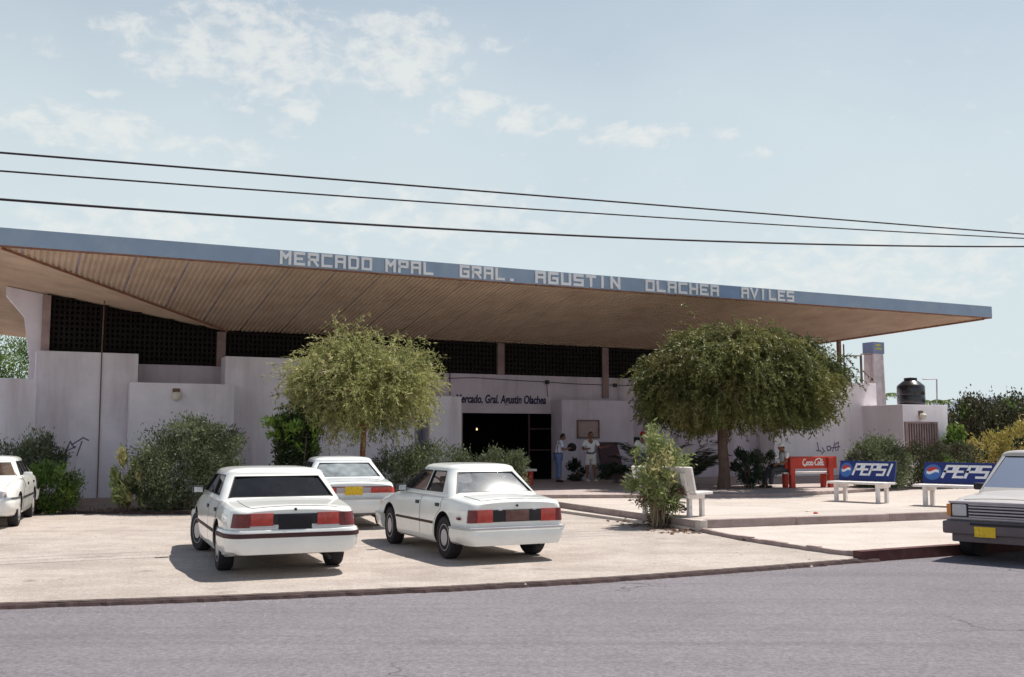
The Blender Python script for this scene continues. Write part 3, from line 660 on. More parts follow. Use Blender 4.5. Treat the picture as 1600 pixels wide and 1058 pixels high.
# stuff leaning or hanging on the front
u0, z1 = FP(901, 656, -.8); u1, z0 = FP(936, 685, -.8)
nb = thing('notice_board', 'brown framed notice board on white wall right of entrance', 'notice board', B((u0 + u1) / 2, -.8, z0))
mb = MB(); bxb(mb, u0 + .05, u1 - .05, -.83, -.802, z0 + .05, z1 - .05); mb.build('panel', M['pink'], nb)
mb = MB()
bxb(mb, u0, u1, -.85, -.803, z1 - .05, z1); bxb(mb, u0, u1, -.85, -.803, z0, z0 + .05); bxb(mb, u0, u0 + .05, -.85, -.803, z0 + .051, z1 - .051); bxb(mb, u1 - .05, u1, -.85, -.803, z0 + .051, z1 - .051)
mb.build('frame', M['board'], nb)
u0, z1 = FP(936, 691, -1.0); u1 = FP(966, 691, -1.0)[0]
mb = MB(); mb.prism([B(u0, -1.35, ZU), B(u1 + .1, -1.35, ZU), B(u1, -.9, z1), B(u0, -.9, z1)], (0, 0, 0), V * .06)
tag(mb.build('leaning_board', M['boarddk']), 'dark maroon board leaning on the wall under notice board', 'board')
u0, z1 = FP(991, 683, -.7); u1 = FP(1003, 683, -.7)[0]
mb = MB(); mb.prism([B(u0 - .15, -1.0, ZU), B(u1 - .1, -1.0, ZU), B(u1, -.55, z1), B(u0, -.55, z1)], (0, 0, 0), V * .05)
tag(mb.build('leaning_board', M['blackpaint']), 'narrow black panel leaning on the wall behind the pale shrub', 'board')

# ------------------------------------------------------------------ small house, tank, pillar on the right
vh = -3.4
hu0, hu1 = FP(1411, 660, vh)[0], FP(1481, 660, vh)[0]; hz = FP(1440, 632.5, vh)[1]
hs = thing('small_house', 'small flat roofed white block with a barred window', 'house', B(hu0, vh, 0))
wallbox('wall', M['house'], hu0, hu1, vh, vh + 3.2, 0, hz, hs)
g0, g1 = FP(1415, 680, vh)[0], FP(1462, 680, vh)[0]; gz1, gz0 = FP(1440, 662, vh)[1], FP(1440, 720, vh)[1]
mb = MB(); bxb(mb, g0, g1, vh - .02, vh - .002, gz0, gz1); wd = mb.build('window', M['dark'], hs)
mb = MB(); bxb(mb, g0 - .06, g1 + .06, vh - .08, vh - .003, gz1, gz1 + .07); bxb(mb, g0 - .06, g0, vh - .08, vh - .003, gz0, gz1 - .002); bxb(mb, g1, g1 + .06, vh - .08, vh - .003, gz0, gz1 - .002); mb.build('frame', M['pink'], wd)
mb = MB()
for i in range(12):
    uu = g0 + (g1 - g0) * (i + .5) / 12; bxb(mb, uu - .035, uu + .035, vh - .06, vh - .025, gz0, gz1)
mb.build('bars', M['pink'], wd)
wall_lamp(1438, 650, vh, hs)
mb = MB(); bxb(mb, hu0 - 1.5, hu0 + 1.8, vh + 3.4, vh + 6.5, 0, hz + .35); mb.build('rear_block', M['house'], hs)
tp = FP(1424, 632, vh + 1.2); tk = thing('water_tank', 'black plastic water tank on the roof of the small house', 'water tank', B(tp[0], vh + 1.2, hz))
dd = (B(tp[0], vh + 1.2, 0)).length; s_ = dd / FPX
tr = 19.5 * s_; th = 30 * s_
mb = MB(); mb.lathe([(.001, 0), (tr, 0), (tr, .06), (tr * .985, .08), (tr, .1), (tr, th * .5), (tr * .985, th * .52), (tr, th * .54), (tr, th * .93), (tr * .93, th), (tr * .55, th + 6 * s_), (tr * .5, th + 6 * s_), (.001, th + 6.2 * s_)], 32); mb.build('body', M['blacktank'], tk, smooth=True, local=True)
mb = MB(); mb.lathe([(.001, 0), (tr * .47, 0), (tr * .47, 4 * s_), (.001, 5 * s_)], 24, Matrix.Translation((0, 0, th + 6.4 * s_))); mb.build('lid', M['black'], tk, smooth=True, local=True)
mb = MB(); q = [FP(x, y, vh + 1.6) for x, y in ((1442, 592.5), (1463.5, 592.5), (1464, 632))]; mb.tube([B(q[0][0], vh + 1.6, q[0][1]), B(q[1][0], vh + 1.6, q[1][1]), B(q[2][0], vh + 1.6, hz)], .03, 6)
tag(mb.build('bent_pipe', M['rim']), 'thin bent pipe rising beside the black water tank', 'pipe')
vp = 1.6
pu0, pu1 = FP(1362, 580, vp)[0], FP(1380, 580, vp)[0]; pz1, pzc = FP(1370, 535, vp)[1], FP(1370, 553, vp)[1]
pl = thing('concrete_pillar', 'tall stained concrete pillar with a blue box on top', 'pillar', B((pu0 + pu1) / 2, vp, 0))
mb = MB(); c0 = (pu0 + pu1) / 2; hw_ = (pu1 - pu0) * .42
mb.add([B(c0 + sx * w, vp + .2 + sy * w, z) for z, w in ((0, hw_ * 1.25), (pzc, hw_)) for sx, sy in ((-1, -1), (1, -1), (1, 1), (-1, 1))], [(3, 2, 1, 0), (4, 5, 6, 7)] + [(i, (i + 1) % 4, 4 + (i + 1) % 4, 4 + i) for i in range(4)])
mb.build('shaft', M['pillar'], pl)
mb = MB(); bxb(mb, c0 - hw_ * 1.12, c0 + hw_ * 1.12, vp + .2 - hw_ * 1.12, vp + .2 + hw_ * 1.12, pzc + .003, pz1); bx = mb.build('blue_box', M['bluecap'], pl)
mb = MB()
for i, (a, b) in enumerate(((.25, .8), (.2, .75))): bxb(mb, c0 - hw_ * .7, c0 + hw_ * (a + b - .5), vp + .195 - hw_ * 1.12, vp + .198 - hw_ * 1.12, pzc + .18 + i * .16, pzc + .26 + i * .16)
mb.build('paint_marks', M['ywrite'], bx)
fr = MB(); vr = .2
for xs, ya, yb, r_ in (((1345, 1345), 555, 600, .05), ((1318, 1318), 538, 600, .03)):
    a, b = FP(xs[0], ya, vr), FP(xs[1], yb, vr); fr.tube([B(a[0], vr, a[1]), B(a[0], vr, 2.5)], r_, 6)
for a_, b_ in (((1318, 556), (1345, 556)), ((1345, 553.5), (1362, 553.5))):
    a, b = FP(*a_, vr), FP(*b_, vr); fr.tube([B(a[0], vr, a[1]), B(b[0], vr, b[1])], .025, 6)
tag(fr.build('pipe_frame', M['board']), 'thin rusty pipe frame standing above the wall beside pillar', 'pipe frame')

# ------------------------------------------------------------------ cars
def ip(tab, s): return float(np.interp(s, [t[0] for t in tab], [t[1] for t in tab]))
GZ = [(0, .90), (.05, .955), (.16, .985), (.45, 1.0), (.74, .992), (.9, .965), (.97, .935), (1.0, .90)]
class Car:
    def __init__(s, P): s.P = P
    def hw(s, st, z):
        P = s.P; zb, zs = ip(P['zb'], st), ip(P['zs'], st); t = (z - zb) / (zs - zb)
        return P['W'] / 2 * ip(P['w'], st) * ip(GZ, max(0, min(1, t)))
    def section(s, st):
        P = s.P; zb, zs, zt = ip(P['zb'], st), ip(P['zs'], st), ip(P['zt'], st); pts = [(0, zb)]
        for t in (0, .02, .05, .1, .16, .25, .35, .45, .55, .65, .74, .82, .9, .94, .97, 1.0):
            z = zb + (zs - zb) * t; pts.append((s.hw(st, z), z))
        ys = pts[-1][0]
        for a in (.97, .93, .85, .7, .5, .25, 0): pts.append((ys * a, zs + (zt - zs) * math.sin(math.pi / 2 * (1 - a) ** .75)))
        return pts
    def X(s, st): return st - s.P['L'] / 2
    def plan(s, z, off, y0=None, s_end=.8, front=False):   # outline in plan round the rear (or front) corner at height z: list of (x, y) for y>=0
        P = s.P; Lc = P['L']; sts = [q for q in np.linspace(0, s_end, 40)]
        pts = [(0.0, 0.0)] if y0 is None else [(0.0, y0)]
        w0 = s.hw(0 if not front else Lc, z)
        if y0 is None or y0 < w0:
            base = 0 if y0 is None else y0
            pts = [(0.0, base + (w0 - base) * i / 8) for i in range(9)]
            for q in sts[1:]: pts.append((q, s.hw(q if not front else Lc - q, z)))
        crown = P.get('crown', .05)
        out = []
        for i, (x, y) in enumerate(pts):
            a = pts[max(i - 1, 0)]; b = pts[min(i + 1, len(pts) - 1)]; d = Vector((b[0] - a[0], b[1] - a[1])); d = d.normalized() if d.length else Vector((0, 1))
            nn = Vector((-d.y, d.x)); xx = x + nn.x * off; yy = y + nn.y * off
            out.append((xx, yy))
        if front: out = [(Lc - x, y) for x, y in out]
        return [(s.X(x), y) for x, y in out]
    def band(s, mb, prof, y0, s_end, side, front=False):    # prof: list of (off, z) outer section of a moulding; side +1/-1/0 both (through the centre)
        rows = [[(x, y, z) for x, y in s.plan(z, o, y0, s_end, front)] for o, z in prof]
        n = len(rows[0])
        if side == 0: rows = [[(x, -y, z) for x, y, z in r[::-1]] + [p for p in r[1:]] for r in rows]; n = len(rows[0])
        elif side < 0: rows = [[(x, -y, z) for x, y, z in r] for r in rows]
        k = len(rows); vs = [p for r in rows for p in r]
        fs = [(i * n + j, i * n + j + 1, (i + 1) % k * n + j + 1, (i + 1) % k * n + j) for i in range(k) for j in range(n - 1)]
        fs += [tuple(i * n for i in range(k)), tuple(i * n + n - 1 for i in range(k))[::-1]]
        mb.add(vs, fs); return mb
def cyl_obj(cx, cz, r, y0, y1, n=40):
    mb = MB(); mb.lathe([(r, y0), (r, y1)], n, Matrix.Translation((cx, 0, cz)) @ Matrix.Rotation(R(-90), 4, 'X'))
    return mb.build('cutter', M['blackpaint'])
def poly_cut(poly3, d):
    mb = MB(); mb.prism(poly3, (0, 0, 0), d); return mb.build('cutter', M['black'])
def boolean(o, cutters):
    for c in cutters:
        md = o.modifiers.new('b', 'BOOLEAN'); md.operation = 'DIFFERENCE'; md.object = c; md.solver = 'EXACT'
        try: md.material_mode = 'TRANSFER'
        except Exception: pass
    apply_mods(o)
    for c in cutters: kill(c)
    me = o.data; me.polygons.foreach_set('use_smooth', [True] * len(me.polygons)); me.set_sharp_from_angle(angle=R(32)); return o
def ring(sr, sf, w, z, rc, X, bow=.05):
    pts = []; 
    rc = min(rc, w * .6, (sf - sr) * .3)
    for cx, cy, a0 in ((sf - rc, w - rc, 0), (sr + rc, w - rc, 90), (sr + rc, -w + rc, 180), (sf - rc, -w + rc, 270)):
        for i in range(5):
            a = R(a0 + 90 * i / 4); x, y = cx + rc * math.cos(a), cy + rc * math.sin(a)
            pts.append((X(x), y, z))
    return pts
def loft(mb, rings):
    n = len(rings[0]); vs = [p for r in rings for p in r]
    fs = [(i * n + j, i * n + (j + 1) % n, (i + 1) * n + (j + 1) % n, (i + 1) * n + j) for i in range(len(rings) - 1) for j in range(n)]
    fs += [tuple(range(n))[::-1], tuple((len(rings) - 1) * n + j for j in range(n))]; return mb.add(vs, fs)
def make_car(P, label, cat='car', name='parked_car', group=None):
    c = Car(P); root = thing(name, label, cat, (0, 0, 0), 0, group); X = c.X; Lc, W = P['L'], P['W']; paint = M[P['paint']]
    sts = sorted(set([0, .015, .04, .08, .14, .2, .3, .45, Lc - .015, Lc - .04, Lc - .09, Lc - .16, Lc - .25, Lc - .4] + list(np.arange(.6, Lc - .5, .12)) + [t[0] for t in P['zt']]))
    secs = [[(y, z) for y, z in c.section(q)] for q in sts]
    mb = MB(); n = 2 * (len(secs[0]) - 1); vs = []
    for q, se in zip(sts, secs):
        full = se + [(-y, z) for y, z in se[-2:0:-1]]
        lean = P.get('lean', 0) * max(0, 1 - q / .3) 
        vs += [(X(q) + lean * max(0, z - .55), y, z) for y, z in full]
    fs = [(i * n + j, i * n + (j + 1) % n, (i + 1) * n + (j + 1) % n, (i + 1) * n + j) for i in range(len(sts) - 1) for j in range(n)]
    fs += [tuple(range(n))[::-1], tuple((len(sts) - 1) * n + j for j in range(n))]
    mb.add(vs, fs); body = mb.build('body', [paint, M['blackpaint']], root, smooth=True, local=True)
    r = P['tyre']; ax = (P['roh'], P['roh'] + P['wb']); body.parent = None
    cut = []
    for a in ax:
        for sg in (1, -1):
            y0, y1 = (W / 2 - .27, W / 2 + .3) if sg > 0 else (-W / 2 - .3, -W / 2 + .27)
            cut.append(cyl_obj(X(a), r + .015, r + .055, y0, y1))
    if P.get('bed'):
        b0, b1, bz = P['bed']; mbx = MB(); mbx.box(X(b0), X(b1), -W / 2 + .09, W / 2 - .09, bz, 2); cut.append(mbx.build('cutter', M['blackpaint']))
    boolean(body, cut); body.parent = root
    # greenhouse
    gh = P['gh']; sbr, str_, stf, sbf = gh['s']; z0, z1, H = gh['z0'], gh['z1'], P['H']; wb_, wt_ = gh['wb'], gh['wt']
    def rings_(o, zlow, zhi, drop):
        def lr(z): t = (z - z0) / (z1 - z0); return sbr + (str_ - sbr) * t, sbf + (stf - sbf) * t, wb_ + (wt_ - wb_) * t
        rr = []
        for z in (zlow, z0 + (z1 - z0) * .33, z0 + (z1 - z0) * .66, zhi):
            a, b, w = lr(z); rr.append(ring(a + o, b - o, w - o, z, .14 if o == 0 else .11, X))
        a, b, w = lr(zhi)
        for f, h in ((.988, .22), (.965, .42), (.92, .62), (.83, .80), (.65, .93), (.35, 1.0)):
            m_ = (a + b) / 2; rr.append(ring(m_ - (m_ - a - o) * f, m_ + (b - m_ - o) * f, (w - o) * f, zhi + (H - drop - zhi) * h, .14, X))
        return rr, lr
    rr, lr = rings_(0, z0, z1, 0); mb = MB(); loft(mb, rr); roof = mb.build('cabin', [paint, M['black']], None, smooth=True)
    ri_, _ = rings_(.04, z0 - .1, z1 - .01, .035); mb = MB(); loft(mb, ri_); inner = mb.build('cutter', M['seat'])
    cuts = [inner]; glasses = []
    for poly in gh['side']:                   # window polygons as (s, z)
        cuts.append(poly_cut([(X(a), -2, b) for a, b in poly], (0, 4, 0)))
    zr0, zr1 = gh['rear']; mr = gh.get('mrg', .09)
    def hwz(z): return lr(z)[2]
    q = [(X(sbr - .4), -(hwz(zr0) - mr), zr0), (X(sbr - .4), hwz(zr0) - mr, zr0), (X(sbr - .4), hwz(zr1) - mr - .03, zr1), (X(sbr - .4), -(hwz(zr1) - mr - .03), zr1)]
    cuts.append(poly_cut(q, (1.3 + .4, 0, 0)))
    q = [(X(sbf + .4), -(hwz(zr0) - .07), zr0), (X(sbf + .4), hwz(zr0) - .07, zr0), (X(sbf + .4), hwz(zr1) - .1, zr1), (X(sbf + .4), -(hwz(zr1) - .1), zr1)]
    cuts.append(poly_cut(q, (-1.5, 0, 0)))
    boolean(roof, cuts); roof.parent = root
    def grow(poly, k):
        cx = sum(p[0] for p in poly) / len(poly); cy = sum(p[1] for p in poly) / len(poly)
        return [(cx + (a - cx) * k, cy + (b - cy) * k) for a, b in poly]
    for sg in (1, -1):
        for poly in gh['side']:
            mb = MB(); pg = grow(poly, 1.05); mb.add([(X(a), sg * (hwz(b) - .022), b) for a, b in pg], [tuple(range(len(pg)))]); mb.build('side_window', M[P['gs']], root, local=True)
    mb = MB(); za, zb2 = zr0 - .02, zr1 + .02
    gn, gm = 14, 8; gv = []
    for i in range(gm + 1):
        z = za + (zb2 - za) * i / gm; hh = hwz(z) - mr + .02 - .03 * i / gm
        for j in range(gn + 1):
            q_ = -1 + 2 * j / gn; gv.append((X(lr(z)[0] + .038 - .027 * (1 - q_ * q_) - .006 * math.sin(math.pi * i / gm)), hh * q_, z))
    mb.add(gv, [(i * (gn + 1) + j, i * (gn + 1) + j + 1, (i + 1) * (gn + 1) + j + 1, (i + 1) * (gn + 1) + j) for i in range(gm) for j in range(gn)])
    mb.build('rear_window', M[P['gr']], root, smooth=True, local=True)
    mb = MB(); mb.add([(X(lr(za)[1] - .024), -(hwz(za) - .05), za), (X(lr(za)[1] - .024), hwz(za) - .05, za), (X(lr(zb2)[1] - .024), hwz(zb2) - .08, zb2), (X(lr(zb2)[1] - .024), -(hwz(zb2) - .08), zb2)], [(0, 1, 2, 3)])
    mb.build('windscreen', M[P['gs']], root, local=True)
    def seal(P3, nrm, k=.018):
        P3 = [Vector(p) for p in P3]; cc = sum(P3, Vector()) / len(P3); nrm = Vector(nrm).normalized() * .004; mb = MB(); n_ = len(P3)
        outp = []
        for i, p in enumerate(P3):
            a, b = (P3[i - 1] - p).normalized(), (P3[(i + 1) % n_] - p).normalized(); d_ = (a + b); d_ = d_.normalized() if d_.length > 1e-4 else (cc - p).normalized(); outp.append(p - d_ * k)
        inn = [p + (cc - p).normalized() * .004 for p in P3]
        mb.add([p + nrm for p in inn] + [p + nrm for p in outp] + [p - nrm * 2 for p in inn] + [p - nrm * 2 for p in outp], [f for i in range(n_) for j in ((i + 1) % n_,) for f in ((i, j, n_ + j, n_ + i), (n_ + i, n_ + j, 3 * n_ + j, 3 * n_ + i), (i, 2 * n_ + i, 2 * n_ + j, j))])
        mb.build('window_seal', M['black'], root, local=True)
    for sg in (1, -1):
        for poly in gh['side']: seal([(X(a), sg * hwz(b), b) for a, b in poly], (0, sg, .25))
    h0_, h1_ = hwz(zr0) - mr, hwz(zr1) - mr - .03
    seal([(X(lr(zr0)[0]), -h0_, zr0), (X(lr(zr0)[0]), h0_, zr0), (X(lr(zr1)[0]), h1_, zr1), (X(lr(zr1)[0]), -h1_, zr1)], (-1, 0, .8), .014)
    mb = MB(); mb.tube([(X(.7), -W * .27, .24), (X(.25), -W * .27, .235), (X(.03), -W * .27, .225)], .025, 8); mb.build('exhaust', M['black'], root, local=True)
    # interior
    mb = MB(); si = P.get('inside', 'seat'); mb.box(X(sbr + .1), X(sbf - .1), -wb_ + .07, wb_ - .07, z0 - .04, z0 + .012)
    sm = (str_ + stf) / 2
    for s0, ys in ((sm + .05, (-.36, .36)), (str_ - .05, (-.38, .38))):
        for y in ys:
            mb.bbox(X(s0 - .07), X(s0 + .06), y - .25, y + .25, z0, z0 + (.17 if s0 > str_ else .06), .03)
            if s0 > str_: mb.bbox(X(s0 - .06), X(s0 + .02), y - .12, y + .12, z0 + .18, z0 + .27, .035)
    mb.tube([(X(sbf - .62) + .05 * math.sin(t), .36 + .18 * math.cos(t), z0 + .08 + .17 * math.sin(t)) for t in np.linspace(0, 6.28, 17)], .014, 6)
    mb.build('seats', M[si], root, smooth=True, local=True)
    # doors
    for d0, d1, arch in P['doors']:
        for sg in (1, -1):
            mb = MB(); zs0 = P['door_z']; rows = []; zl = np.linspace(zs0[0], zs0[1], 12)
            def s_lo(z):
                if arch is None: return d0
                a = ax[0]; rr_ = r + .085; dz_ = z - (r + .015); return max(d0, a + math.sqrt(max(0, rr_ ** 2 - dz_ ** 2))) if abs(dz_) < rr_ else d0
            for z in zl:
                a = s_lo(z); rows.append([(X(a + (d1 - a) * t), sg * (c.hw(a + (d1 - a) * t, z) + .005), z) for t in np.linspace(0, 1, 10)])
            nn = 10; mb.add([p for rw in rows for p in rw], [(i * nn + j, i * nn + j + 1, (i + 1) * nn + j + 1, (i + 1) * nn + j) for i in range(11) for j in range(9)])
            bnd = [(0, j) for j in range(nn)] + [(i, nn - 1) for i in range(1, 12)] + [(11, j) for j in range(nn - 2, -1, -1)] + [(i, 0) for i in range(10, 0, -1)]
            bp_ = [rows[i][j] for i, j in bnd]; m_ = len(bp_); mb.mi = 1
            mb.add(bp_ + [(x, y - sg * .02, z) for x, y, z in bp_], [(i, (i + 1) % m_, m_ + (i + 1) % m_, m_ + i) for i in range(m_)])
            dr = mb.build('door', [paint, M['black']], root, smooth=True, local=True)
            mb = MB(); hz_ = zs0[1] - .10; hs_ = d0 + .12; yy = c.hw(hs_, hz_); mb.bbox(X(hs_ - .07), X(hs_ + .07), sg * yy - .02, sg * yy + .022, hz_ - .025, hz_ + .025, .01); mb.build('handle', M['black'], dr, local=True)
    # boot lid and bonnet: raised skins with dark shut lines
    def skin_patch(nm, sa, sb, yf):
        if sb - sa < .2: return
        mb = MB(); sl2 = np.linspace(sa, sb, 14); nn = 17; rows = []
        for q in sl2:
            ys = c.hw(q, ip(P['zs'], q)); zs1, zt1 = ip(P['zs'], q), ip(P['zt'], q)
            rows.append([(X(q), ys * f, zs1 + (zt1 - zs1) * math.sin(math.pi / 2 * (1 - abs(f)) ** .75) + .006) for f in np.linspace(-yf, yf, nn)])
        mb.add([p for rw in rows for p in rw], [(i * nn + j, i * nn + j + 1, (i + 1) * nn + j + 1, (i + 1) * nn + j) for i in range(13) for j in range(nn - 1)])
        bnd = [(0, j) for j in range(nn)] + [(i, nn - 1) for i in range(1, 14)] + [(13, j) for j in range(nn - 2, -1, -1)] + [(i, 0) for i in range(12, 0, -1)]
        bp_ = [rows[i][j] for i, j in bnd]; m_ = len(bp_); mb.mi = 1
        mb.add(bp_ + [(x, y, z - .02) for x, y, z in bp_], [(i, (i + 1) % m_, m_ + (i + 1) % m_, m_ + i) for i in range(m_)])
        mb.build(nm, [paint, M['black']], root, smooth=True, local=True)
    if not P.get('bed'): skin_patch('boot_lid', .05, sbr - .06, .80)
    skin_patch('bonnet', sbf + .12, Lc - .16, .84)
    # wheels
    for i, a in enumerate(ax):
        for sg in (1, -1):
            w = bpy.data.objects.new('wheel', None); COL.objects.link(w); w.parent = root; w.location = (X(a), sg * (W / 2 - .115), r)
            w.rotation_euler = (0, 0, P.get('steer', 0) if i == 1 else 0); w.empty_display_size = .1
            Mx = Matrix.Rotation(R(-90 * sg), 4, 'X'); tw = P.get('tw', .19) / 2
            mb = MB(); mb.lathe([(r * .62, -tw), (r * .93, -tw), (r * .985, -tw * .8), (r, -tw * .4), (r, tw * .4), (r * .985, tw * .8), (r * .93, tw), (r * .78, tw * 1.02), (r * .62, tw * .96)], 36, Mx); mb.build('tyre', M['tyre'], w, smooth=True, local=True)
            mb = MB(); mb.lathe([(.02, -tw * .5), (r * .63, -tw * .5), (r * .645, tw * .93), (r * .60, tw * .99), (r * .56, tw * .88), (r * .34, tw * .98), (r * .26, tw * 1.04), (r * .1, tw * 1.08), (.002, tw * 1.08)], 36, Mx)
            mb.mi = 1
            for k in range(P.get('holes', 7)):
                t = 2 * math.pi * k / P.get('holes', 7); q_ = Matrix.Rotation(R(-90 * sg), 4, 'X') @ Matrix.Rotation(t, 4, 'Z'); mb.box(r * .43, r * .54, -.016, .016, tw * .6, tw * .955, q_)
            mb.build('rim', [M['rim'], M['black']], w, smooth=True, local=True)
    # bumpers
    def bump(front):
        b0, b1 = P['bump']; mb = MB(); prof = [(-.02, b0), (.035, b0), (.06, b0 + .035), (.07, (b0 + b1) / 2), (.068, b1 - .05), (.05, b1 - .012), (.02, b1), (-.02, b1)]
        c.band(mb, [(o_ * P.get('bo', .75) if o_ > 0 else o_, z_) for o_, z_ in prof], None, P['bump_s'] if not front else .55, 0, front); bo = mb.build('bumper', M[P.get('bump_m', P['paint'])], root, smooth=True, local=True)
        if P.get('strip'):
            sz0, sz1, sm_ = P['strip']; mb = MB(); c.band(mb, [(.05, sz0), (.063, sz0 + .004), (.063, sz1 - .004), (.05, sz1)], None, P['bump_s'] - .02 if not front else .53, 0, front); mb.build('bumper_strip', M[sm_], bo, smooth=True, local=True)
    bump(False); bump(True)
    # side mouldings
    if P.get('mould'):
        mz, mh, mm = P['mould']; a0 = ax[0] + r + .07; a1 = ax[1] - r - .07
        for sg in (1, -1):
            mb = MB(); pts = []
            for o, z in ((.0, mz - mh), (.018, mz - mh * .7), (.018, mz + mh * .7), (.0, mz + mh)): pts.append([(X(t), sg * (c.hw(t, z) + o), z) for t in np.linspace(a0, a1, 14)])
            mb.add([p for rw in pts for p in rw], [(i * 14 + j, i * 14 + j + 1, (i + 1) * 14 + j + 1, (i + 1) * 14 + j) for i in range(3) for j in range(13)]); mb.build('side_moulding', M[mm], root, local=True)
    # mirrors
    for sg in (1, -1):
        ms = gh.get('mir', sbf - .42); zz_ = z0 + .07; yy = wb_ + .01; mb = MB(); mb.bbox(X(ms - .06), X(ms + .06), sg * yy + (0 if sg > 0 else -.17), sg * yy + (.17 if sg > 0 else 0), zz_ - .055, zz_ + .055, .03); mo = mb.build('mirror', M[P.get('mir_m', 'black')], root, smooth=True, local=True)
        mb = MB(); a_, b_ = (.025, .15) if sg > 0 else (-.15, -.025); mb.box(X(ms - .064), X(ms - .061), sg * yy + a_, sg * yy + b_, zz_ - .038, zz_ + .038); mb.build('mirror_glass', M['chrome'], mo, local=True)
    # rear trim: list of (name, material, y0, y1 or None to wrap by s_end, z0, z1, offset)
    for nm, mm, y0, y1, za, zc, off in P['rear_trim']:
        for sg in ((1, -1) if y0 > 0 else (0,)):
            mb = MB()
            if isinstance(y1, tuple):            # wraps round the corner to s = y1[0]
                c.band(mb, [(-.03, za), (off, za), (off, zc), (-.03, zc)], y0 if y0 > 0 else None, y1[0], sg); lean_fix = None
            else:
                xr = X(0) - off
                if sg == 0: mb.bbox(xr, X(0) + .03, -y1, y1, za, zc, .004)
                else: mb.bbox(xr, X(0) + .03, min(sg * y0, sg * y1), max(sg * y0, sg * y1), za, zc, .004)
            ob = mb.build(nm, M[mm], root, smooth=True, local=True)
            if P.get('lean'):
                for p in ob.data.vertices:
                    if p.co.z > .55: p.co.x += P['lean'] * (p.co.z - .55) * max(0, 1 - (p.co.x + Lc / 2) / .3)
    # front: grille and lamps
    fz0, fz1 = P['face']
    mb = MB(); mb.bbox(X(Lc) - .03, X(Lc) + .012, -.34, .34, fz0, fz1, .008); gq = mb.build('grille', M['black'], root, local=True)
    for sg in (1, -1):
        mb = MB(); c.band(mb, [(-.03, fz0), (.012, fz0), (.012, fz1), (-.03, fz1)], .36, .06, sg, True); mb.build('headlight', M['clearlens'], root, smooth=True, local=True)
        mb = MB(); c.band(mb, [(-.03, fz0), (.008, fz0), (.008, fz1), (-.03, fz1)], W * .4, .22, sg, True); mb.build('indicator', M['amber'], root, smooth=True, local=True)
    return root
def put(root, heading_deg, pos, z=0.0):
    a = R(heading_deg); h = Vector((-math.sin(a), math.cos(a), 0)); root.location = (pos.x, pos.y, z); root.rotation_euler = (0, 0, math.atan2(h.y, h.x)); return root
def axle_pos(P, heading_deg, contact, left=True):      # car centre from the rear wheel's contact point
    a = R(heading_deg); h = Vector((-math.sin(a), math.cos(a), 0)); rt = Vector((h.y, -h.x, 0)); half = P['W'] / 2 - .06
    rear = contact + rt * (half if left else -half); return rear + h * (P['L'] / 2 - P['roh'])

def base(L_, W_, H_, wb_, roh, zdeck, zhood, belt, paint, **k):
    sbr, str_, stf, sbf = k.pop('s'); nose = k.pop('nose', .70)
    P = dict(L=L_, W=W_, H=H_, wb=wb_, roh=roh, paint=paint, tyre=.31, lean=.0,
        w=[(0, .86), (.012, .90), (.04, .93), (.09, .957), (.2, .98), (.6, 1), (L_ - .9, .995), (L_ - .4, .96), (L_ - .16, .91), (L_ - .06, .86), (L_ - .015, .81), (L_, .77)],
        zb=[(0, .32), (.3, .26), (.8, .2), (L_ - .8, .2), (L_ - .2, .24), (L_, .28)],
        zs=[(0, zdeck - .085), (.03, zdeck - .06), (.1, zdeck - .04), (sbr, belt - .03), (sbf, belt - .05), (L_ - .25, nose + .02), (L_ - .04, nose - .05), (L_, nose - .09)],
        zt=[(0, zdeck - .05), (.02, zdeck - .02), (.07, zdeck), (sbr - .25, zdeck + .025), (sbr + .1, belt + .01), (sbf - .1, belt + .015), (sbf + .2, zhood + .02), (L_ - .5, (zhood + nose) / 2 + .04), (L_ - .15, nose + .05), (L_ - .04, nose), (L_, nose - .06)],
        gh=dict(s=(sbr, str_, stf, sbf), z0=belt - .035, z1=H_ - .10, wb=W_ / 2 * .915, wt=W_ / 2 * .70, side=k.pop('side'), rear=k.pop('rear')))
    if 'mrg' in k: P['gh']['mrg'] = k.pop('mrg')
    P.update({a_: b_ for a_, b_ in k.items() if a_ != 'w_rear'})
    if 'w_rear' in k: P['w'] = k['w_rear'] + P['w'][5:]
    if 'wt' in P: P['gh']['wt'] = P['wt'] * W_ / 2
    if 'wbk' in P: P['gh']['wb'] = P['wbk'] * W_ / 2
    return P
def lerp_line(sb, st, z0, z1): return lambda z: sb + (st - sb) * (z - z0) / (z1 - z0)

